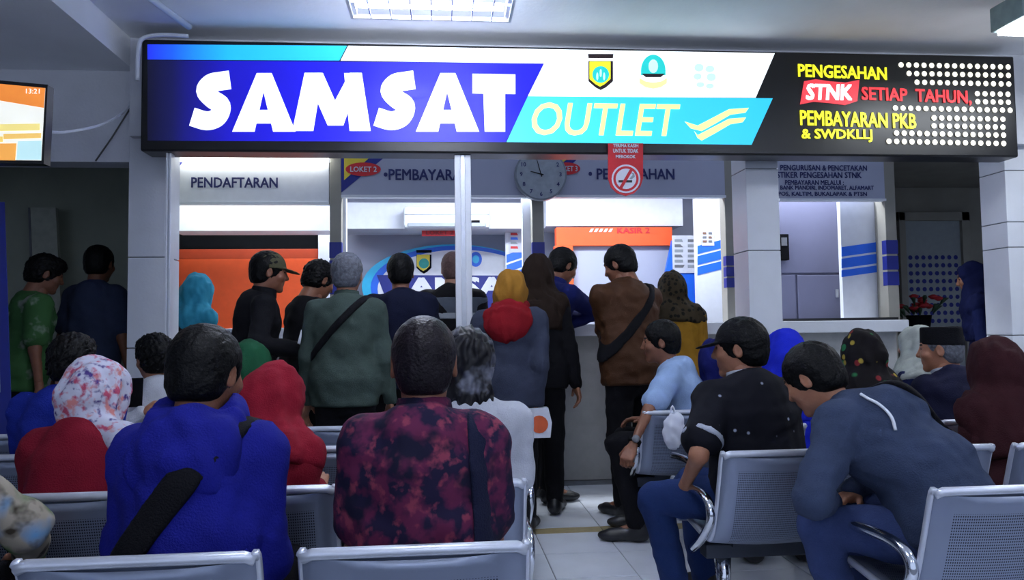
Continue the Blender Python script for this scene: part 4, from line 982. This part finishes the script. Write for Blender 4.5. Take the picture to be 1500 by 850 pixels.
# waiting on the left
p_hoodie = person('man in bright blue hoodie with a black crossbody strap, seated in the nearest row', (302, 550), 1.92, -3, fs=.9, hs=.98, sy=1.860, top=C_('royal_blue', '1a1f8c'), hair='short', hyaw=-14, hood=C_('royal_blue', '1a1f8c'), lean=(4, 12), skin='b', wide=.9, infl=.02, fold=.006, hpitch=6,
       bands=[('crossbody_strap', black, (-.05, 0, -.06), (.8, 0, -.6), .036, .015, 'torso')])
person('man in purple and red batik shirt with a dark strap, in the nearest row', (621, 535), 1.92, 0, fs=.9, hs=1.04, sy=1.860, top=batik, hair='buzz', hairm_=HAIR['thin'], lean=(5, 10), skin='b', g=1.02, wide=.95, sleeve='short', fold=.004,
       bands=[('shoulder_strap', C_('strap_navy', '1a1e38'), (.135, 0, 0), (1, 0, .05), .026, .008, 'torso'), ('collar', batik, (0, 0, 0), (0, 0, 1), .022, .006, 'neck'), ('waist_bag', C_('bag_navy', '1c2040'), (0, 0, -.27), (0, 0, 1), .045, .02, 'torso')])
person('person in beige jungle print shirt, only the right sleeve in view at the left edge', (-168, 560), 1.72, -8, fs=.88, sy=1.860, top=jungle, hair='short', lean=(4, 8), rel=(1., -.2, -.3), rh=(.2, .3, .62), wide=1.05)
person('woman in white floral hijab and dark red sweater, seated in the second row', (143, 577), 2.5, -6, fs=.84, sy=2.505, top=C_('dark_red', '8c1a30'), hijab=floral, lean=(8, 20), hyaw=-8, drape=.03, tail=True)
person('woman in plain crimson hijab and top, seated beside the blue hoodie', (406, 586), 2.5, -22, fs=.84, sy=2.505, top=C_('crimson', '8e182c'), hijab=C_('crimson_veil', '961a30'), lean=(10, 24), hyaw=-18, hpitch=8, drape=.14)
person('grey haired woman with long dark hair and white shirt, behind the batik shirt', (686, 536), 2.5, -8, fs=.86, sy=2.505, top=C_('white_shirt', 'c4c8d4'), hair='long', hairm_=pattern('greying_hair', '15151c', [('6a6d7c', 12, .56, 'noise')], .45), lean=(3, 8), sleeve='short')
person('person in blue jacket with dark hair, seated at the far left behind the floral hijab', (107, 534), 3.2, 0, fs=.88, sy=3.255, top=C_('cobalt', '1d2f9c'), hair='messy', lean=(4, 12), fold=.007, wide=1.05)
r_phone = person('person in white shirt raising a phone, seated in front of the left pillar', (226, 527), 3.85, 40, fs=.88, sy=3.880, top=C_('white_shirt', 'c4c8d4'), hair='messy', lean=(5, 12), lh=W2(207, 606, 3.72), hand=('hold', 'relaxed'), lel=(-.6, -.3, -.8))
person('person in green hijab mostly hidden behind the blue hoodie', (366, 533), 3.85, -10, wide=.8, fs=.84, sy=3.880, top=C_('green_cloth', '1f5a3c'), hijab=C_('green_cloth', '1f5a3c'), lean=(4, 10))
# waiting on the right
p_light = person('man in light blue shirt turned sideways, gripping the armrest', (968, 502), 4.12, 68, thigh=.43, fs=.94, sy=4.220, top=C_('light_blue', 'a4c0ea'), legs=C_('black_trousers', '14141a'), hair='short', lean=(14, 18), sleeve='short', skin='b', hyaw=6, lh=W2(921, 664, 3.84), lel=(-.7, .35, .2), hand=('grip', 'relaxed'))
p_polo = person('man in dotted black polo and black cap, seated in the second row on the right', (1084, 512), 2.86, 12, fs=.93, sy=2.890, top=dotted, legs=denim, hair='short', cap=('cap', black), lean=(6, 12), sleeve='short', skin='a', hyaw=46, g=1.06, wide=1.06, lel=(-.5, -.8, -.2), lh=(-.27, .1, .56), knees={'L': ((-.34, .2, .5), (-.2, .3, .085)), 'R': ((-.06, .42, .5), (.0, .42, .085))}, infl=.018,
       bands=[('collar', C_('white_trim', 'c0c6d6'), (0, 0, 0), (0, 0, 1), .022, .006, 'neck'), ('sleeve_trim', C_('white_trim', 'c0c6d6'), (0, 0, 0), (0, 0, 1), .012, .004, 'armL'), ('sleeve_trim', C_('white_trim', 'c0c6d6'), (0, 0, 0), (0, 0, 1), .012, .004, 'armR')])
person('woman in dark navy hijab and white top, half hidden behind the black cap', (1048, 527), 4.22, 0, fs=.8, wide=.72, side=-22, sy=4.220, top=C_('white_shirt', 'c4c8d4'), hijab=C_('deep_navy', '191f66'), lean=(4, 10))
person('woman in vivid blue hijab, seated by the right pillar', (1148, 519), 3.55, 0, wide=.78, fs=.84, sy=3.560, top=C_('vivid_blue', '2030d8'), hijab=C_('vivid_blue', '2030d8'), lean=(4, 10))
p_grey = person('man in grey sweater hunched far forward, seated in the nearest right row', (1192, 556), 2.48, 38, thigh=.41, fs=.92, sy=2.220, bands=[('shoulder_strap', black, (.1, 0, .0), (.8, .2, .5), .022, .008, 'torso')], top=C_('grey_blue_knit', '3e4a66'), legs=C_('blue_jeans', '3b4a78'), hair='short', lean=(28, 54), hpitch=14, skin='a', infl=.02, wide=1.1, g=1.1, lh=(-.12, .36, .6), rh=(.1, .36, .6), lel=(-1., -.1, -.5), rel=(1., -.1, -.5), fold=.006)
person('woman in dark flowered hijab with yellow scarf, seated beside the peci cap man', (1262, 518), 3.6, 0, fs=.82, wide=.76, sy=3.560, top=C_('mustard_yellow', 'b89a3c'), hijab=darkfl, lean=(4, 10), drape=.16)
person('woman in white hijab and navy top, half hidden behind the peci cap', (1342, 508), 4.2, 18, fs=.84, wide=.9, sy=4.220, top=C_('navy_top', '1c2450'), hijab=C_('cream_white', 'b4bab4'), lean=(4, 10), hyaw=12, drape=.1)
person('elderly man in black peci cap and navy jacket, looking left', (1378, 513), 3.52, 14, fs=.9, sy=3.560, top=C_('navy_jacket', '20223e'), hair='buzz', hairm_=HAIR['grey'], cap=('peci', black), lean=(5, 14), hyaw=34, skin='a', fold=.008, bands=[('collar', C_('pale_trim', 'a8acb8'), (0, 0, 0), (0, 0, 1), .014, .006, 'neck')])
person('woman in maroon brown hijab, seated at the right edge', (1456, 538), 2.86, 4, fs=.86, sy=2.890, top=C_('maroon_brown', '3c1a20'), hijab=C_('maroon_brown', '3c1a20'), lean=(8, 18), drape=.36)
person('person in grey trousers with a raised knee at the right edge', (1680, 520), 2.9, 48, fs=.9, sy=2.890, top=C_('dark_teal', '1d3a3c'), legs=C_('grey_trousers', '84869a'), hair='short', lean=(2, 4), knees={'L': ((-.06, .44, .66), (.14, .50, .40)), 'R': ((.14, .44, .5), (.13, .42, .085))})
# queue at the counters
Q = dict(pose='stand')
person('young man in green shirt standing in the dim recess', (66, 403), 5.4, -55, top=pattern('green_print', '3c6a3c', [('9aa59a', 9, .64, 'noise')]), hair='messy', skin='b', hpitch=14, sleeve='short', **Q)
person('man in slate blue shirt seen from behind, beside the left pillar', (146, 388), 5.7, -8, wide=.8, top=C_('slate', '3a4460'), hair='short', skin='b', sleeve='short', **Q)
person('woman in teal hijab bending at the registration counter', (291, 428), 5.64, -25, wide=.76, lh=(-.08, .25, 1.02), lel=(-.3, -.5, -.6), top=C_('brown_sleeve', '7a4a30'), hijab=C_('teal', '2c86a4'), lean=(5, 14), hpitch=14, drape=.22, bands=[('backpack_strap', black, (.0, 0, .02), (.8, 0, .6), .05, .02, 'torso')], **Q)
r_paper = person('man in olive cap and black jacket in profile, holding a paper', (394, 400), 4.75, -72, top=black, hair='short', cap=('cap', C_('olive', '5c5a44')), bands=[('collar', black, (0, 0, -.005), (0, 0, 1), .03, .004, 'neck')], skin='b', hpitch=4, rh=W2(436, 512, 4.56), lh=W2(436, 512, 4.72), rel=(.6, -.5, -.6), hand=('hold', 'hold'), **Q)
person('person with messy dark hair and black clothes looking down', (467, 412), 5.08, -48, top=black, hair='messy', skin='b', hpitch=22, **Q)
person('man in grey green shirt with a black crossbody strap, seen from behind', (509, 404), 4.4, -6, top=C_('grey_green', '45544f'), hair='short', hairm_=HAIR['grey'], lean=(2, 6), g=1.05, skin='a', sleeve='long', bands=[('crossbody_strap', black, (-.02, 0, 0), (.72, 0, -.66), .02, .013, 'torso'), ('collar', C_('grey_green', '45544f'), (0, 0, -.005), (0, 0, 1), .028, .003, 'neck')], fold=.005, **Q)
person('man in dark navy shirt seen from behind, below the oval logo', (587, 401), 5.1, 0, top=dkblue, hair='short', skin='b', sleeve='short', **Q)
person('balding man in grey and white jacket standing behind the slim post', (664, 395), 5.45, -10, top=black, bands=[('grey_panel', C_('grey_panel', '5a6270'), (0, 0, .03), (0, 0, 1), .07, .006, 'torso'), ('white_band', C_('white_band', 'a8b0ba'), (0, 0, -.03), (0, 0, 1), .022, .009, 'torso')], skin='c', hair='buzz', hairm_=hairm('sparse', '5a4644', .5, .2), **Q)
p_hood = person('woman in mustard hijab and grey jacket with a red hood', (748, 426), 4.6, -12, top=C_('grey_jacket', '3c4256'), hijab=C_('mustard', 'a8762c'), drape=-.05, lean=(2, 8), hpitch=4, hood=C_('hood_red', '8c1420'), rh=W2(785, 590, 4.46), hand=('relaxed', 'grip'), infl=.024, wide=1.04, **Q)
person('person in dark brown hijab and black clothes at the middle of the queue', (788, 402), 5.05, -14, wide=.82, top=black, hijab=C_('dark_brown', '2a1e18'), **Q)
person('man in dark blue jacket leaning over to the counter', (824, 391), 5.4, -62, bands=[('collar', C_('jacket_blue', '1c2466'), (0, 0, -.005), (0, 0, 1), .03, .004, 'neck')], top=C_('jacket_blue', '1c2466'), hair='short', skin='b', lean=(8, 20), hpitch=20, rh=W2(894, 452, 5.6), lh=W2(890, 458, 5.45), **Q)
person('man in brown jacket with a black shoulder strap, looking down', (908, 389), 4.9, 22, top=C_('brown_leather', '50321f', .6), fold=.007, hair='short', skin='b', hyaw=28, hpitch=16, lean=(3, 10), lh=W2(880, 470, 5.12), rh=W2(905, 480, 5.2), hand=('hold', 'hold'), wide=1.05, g=1.05, infl=.022, bands=[('crossbody_strap', black, (.02, 0, 0), (.74, 0, -.66), .026, .015, 'torso'), ('collar', C_('brown_leather', '50321f'), (0, 0, -.005), (0, 0, 1), .03, .004, 'neck')], **Q)
person('woman in leopard hijab and mustard top behind the brown jacket', (985, 424), 5.42, -18, top=C_('mustard_top', 'a87a24'), hijab=leopard, hpitch=8, drape=.16, **Q)
person('woman in navy hijab and dress standing in the corridor', (1424, 408), 5.75, 52, top=C_('navy_dress', '1a2458'), legs=C_('navy_dress', '1a2458'), hijab=C_('navy_veil', '182050'), drape=.42, hpitch=10, **Q)
for p in PEOPLE: print('PERSON', *p)

# ------------------------------------------------------------------ things held or carried
hx, hy, hz = p_light[2](p_light[1]['WrL'])
J = p_light[1]; a_, b_ = p_light[2](J['ErL'] if 'ErL' in J else J['EL']), p_light[2](J['WrL']); d_ = unit(b_-a_); c_ = b_-d_*.03
wt = tag(empty('wristwatch', c_), 'black wristwatch on the wrist of the light blue shirt man', 'watch')
into(wt, tube('strap', [c_-d_*.011, c_-d_*.010, c_+d_*.010, c_+d_*.011], [.033, .035, .035, .033], M_blackm, sides=14)); nrm = unit(np.cross(d_, (1, 0, 0))); nrm = nrm if nrm[1] < 0 else -nrm
into(wt, tube('dial', [c_+nrm*.028, c_+nrm*.044], .019, M_joint, sides=14))
w_ = r_phone[2](r_phone[1]['WrL']); ph = tag(empty('phone', w_+np.array([-.03, -.01, .06])), 'dark phone held up by the person in the white shirt', 'phone')
box('case', (-.036, -.005, -.03), (.036, .005, .11), M_blackm, ph, .003); box('lens', (-.028, -.008, .08), (-.012, -.004, .096), M_chrome, ph)
ph.rotation_euler = (.25, 0, .5)
w_ = r_paper[2](r_paper[1]['WrR']); pp = tag(empty('folded_paper', w_+np.array([.07, .02, .045])), 'folded white paper in the hands of the olive cap man', 'paper'); pp.rotation_euler = (-.7, .35, .3)
box('sheet', (-.07, -.002, -.05), (.07, .002, .06), M_paper, pp); box('fold', (-.07, -.006, -.05), (.0, -.003, .06), M_paper, pp)
bg = tag(empty('shopping_bag', U(788, 642, 4.42)), 'white carrier bag with orange print beside the grey jacket', 'bag')
x0, x1, z0, z1 = rect(764, 598, 806, 642, 4.42); into(bg, prism('bag', [(x0, z0), (x1, z0), (x1+.01, (z0+z1)/2), (x1-.01, z1), (x0+.01, z1), (x0-.01, (z0+z1)/2)], 4.42, 4.5, M_paper))
into(bg, pprism('orange_print', ell_pts(790, 622, 13, 13, 16), 4.416, .003, mat('orange_ink', 'c8552a', .6))); into(bg, tube('handle', spline([(x0+.05, 4.46, z1-.01), ((x0+x1)/2, 4.46, z1+.12), (x1-.05, 4.46, z1-.01)], 5), .005, M_paper))
# red cloth on the seat and a white plastic bag hung over the chair back
def bundle(name, label, cat, loc, rad, m, seed):
    F = Field(-np.array(rad)*1.4, np.array(rad)*1.4, .008); F.ell((0, 0, 0), rad); F.ell((rad[0]*.3, 0, rad[2]*.5), np.array(rad)*.6, k=.04); F.folds(.006, .05, seed); V, Qd = F.skin()
    t = tag(empty(name, loc), label, cat); link('bundle', soft_mesh('bundle', V, Qd, None, [m]), None, t)
    tube('handle', spline([(-rad[0]*.4, 0, rad[2]*.6), (0, 0, rad[2]*1.6), (rad[0]*.4, 0, rad[2]*.6)], 5), .005, m, t)
p0 = U(993, 698, 4.02); bundle('red_bag', 'small red bag on the seat beside the light blue shirt man', 'bag', (p0[0], 4.08, .475), (.05, .05, .06), cloth('bag_red', 'a01c26'), 3)
p0 = U(986, 634, 3.88); bundle('plastic_bag', 'white plastic bag hanging on a chair back beside the polo sleeve', 'bag', (p0[0], 3.88, p0[2]), (.055, .045, .085), M_paper, 5)
# white lanyard on the grey sweater
from mathutils.bvhtree import BVHTree
def on_surface(root, pix, off=.006):
    """points lying on a person's clothes"""
    out = []; trees = [(BVHTree.FromPolygons([v.co for v in o.data.vertices], [q.vertices for q in o.data.polygons])) for o in root.children if o.name.split('.')[0] in ('top', 'hair', 'hood')]
    M = Matrix.Translation(root.location) @ Matrix.Rotation(root.rotation_euler[2], 4, 'Z'); Mi = M.inverted(); o0 = Mi @ Vector((0, 0, CAM_H))
    for (x, y) in pix:
        d = (Mi.to_3x3() @ Vector(ray(x, y))).normalized(); hits = [h for h in (t.ray_cast(o0, d) for t in trees) if h[0] is not None]
        if hits: h = min(hits, key=lambda q: q[3]); out.append(np.array(M @ (h[0]+h[1]*off)))
    return out
cord = on_surface(p_grey[0], [(1262, 580), (1272, 586), (1285, 592), (1297, 602), (1306, 615), (1311, 632)])
if len(cord) > 2: tag(tube('lanyard', spline(cord, 4), .005, M_white), 'white cord hanging down the back of the grey sweater', 'lanyard')
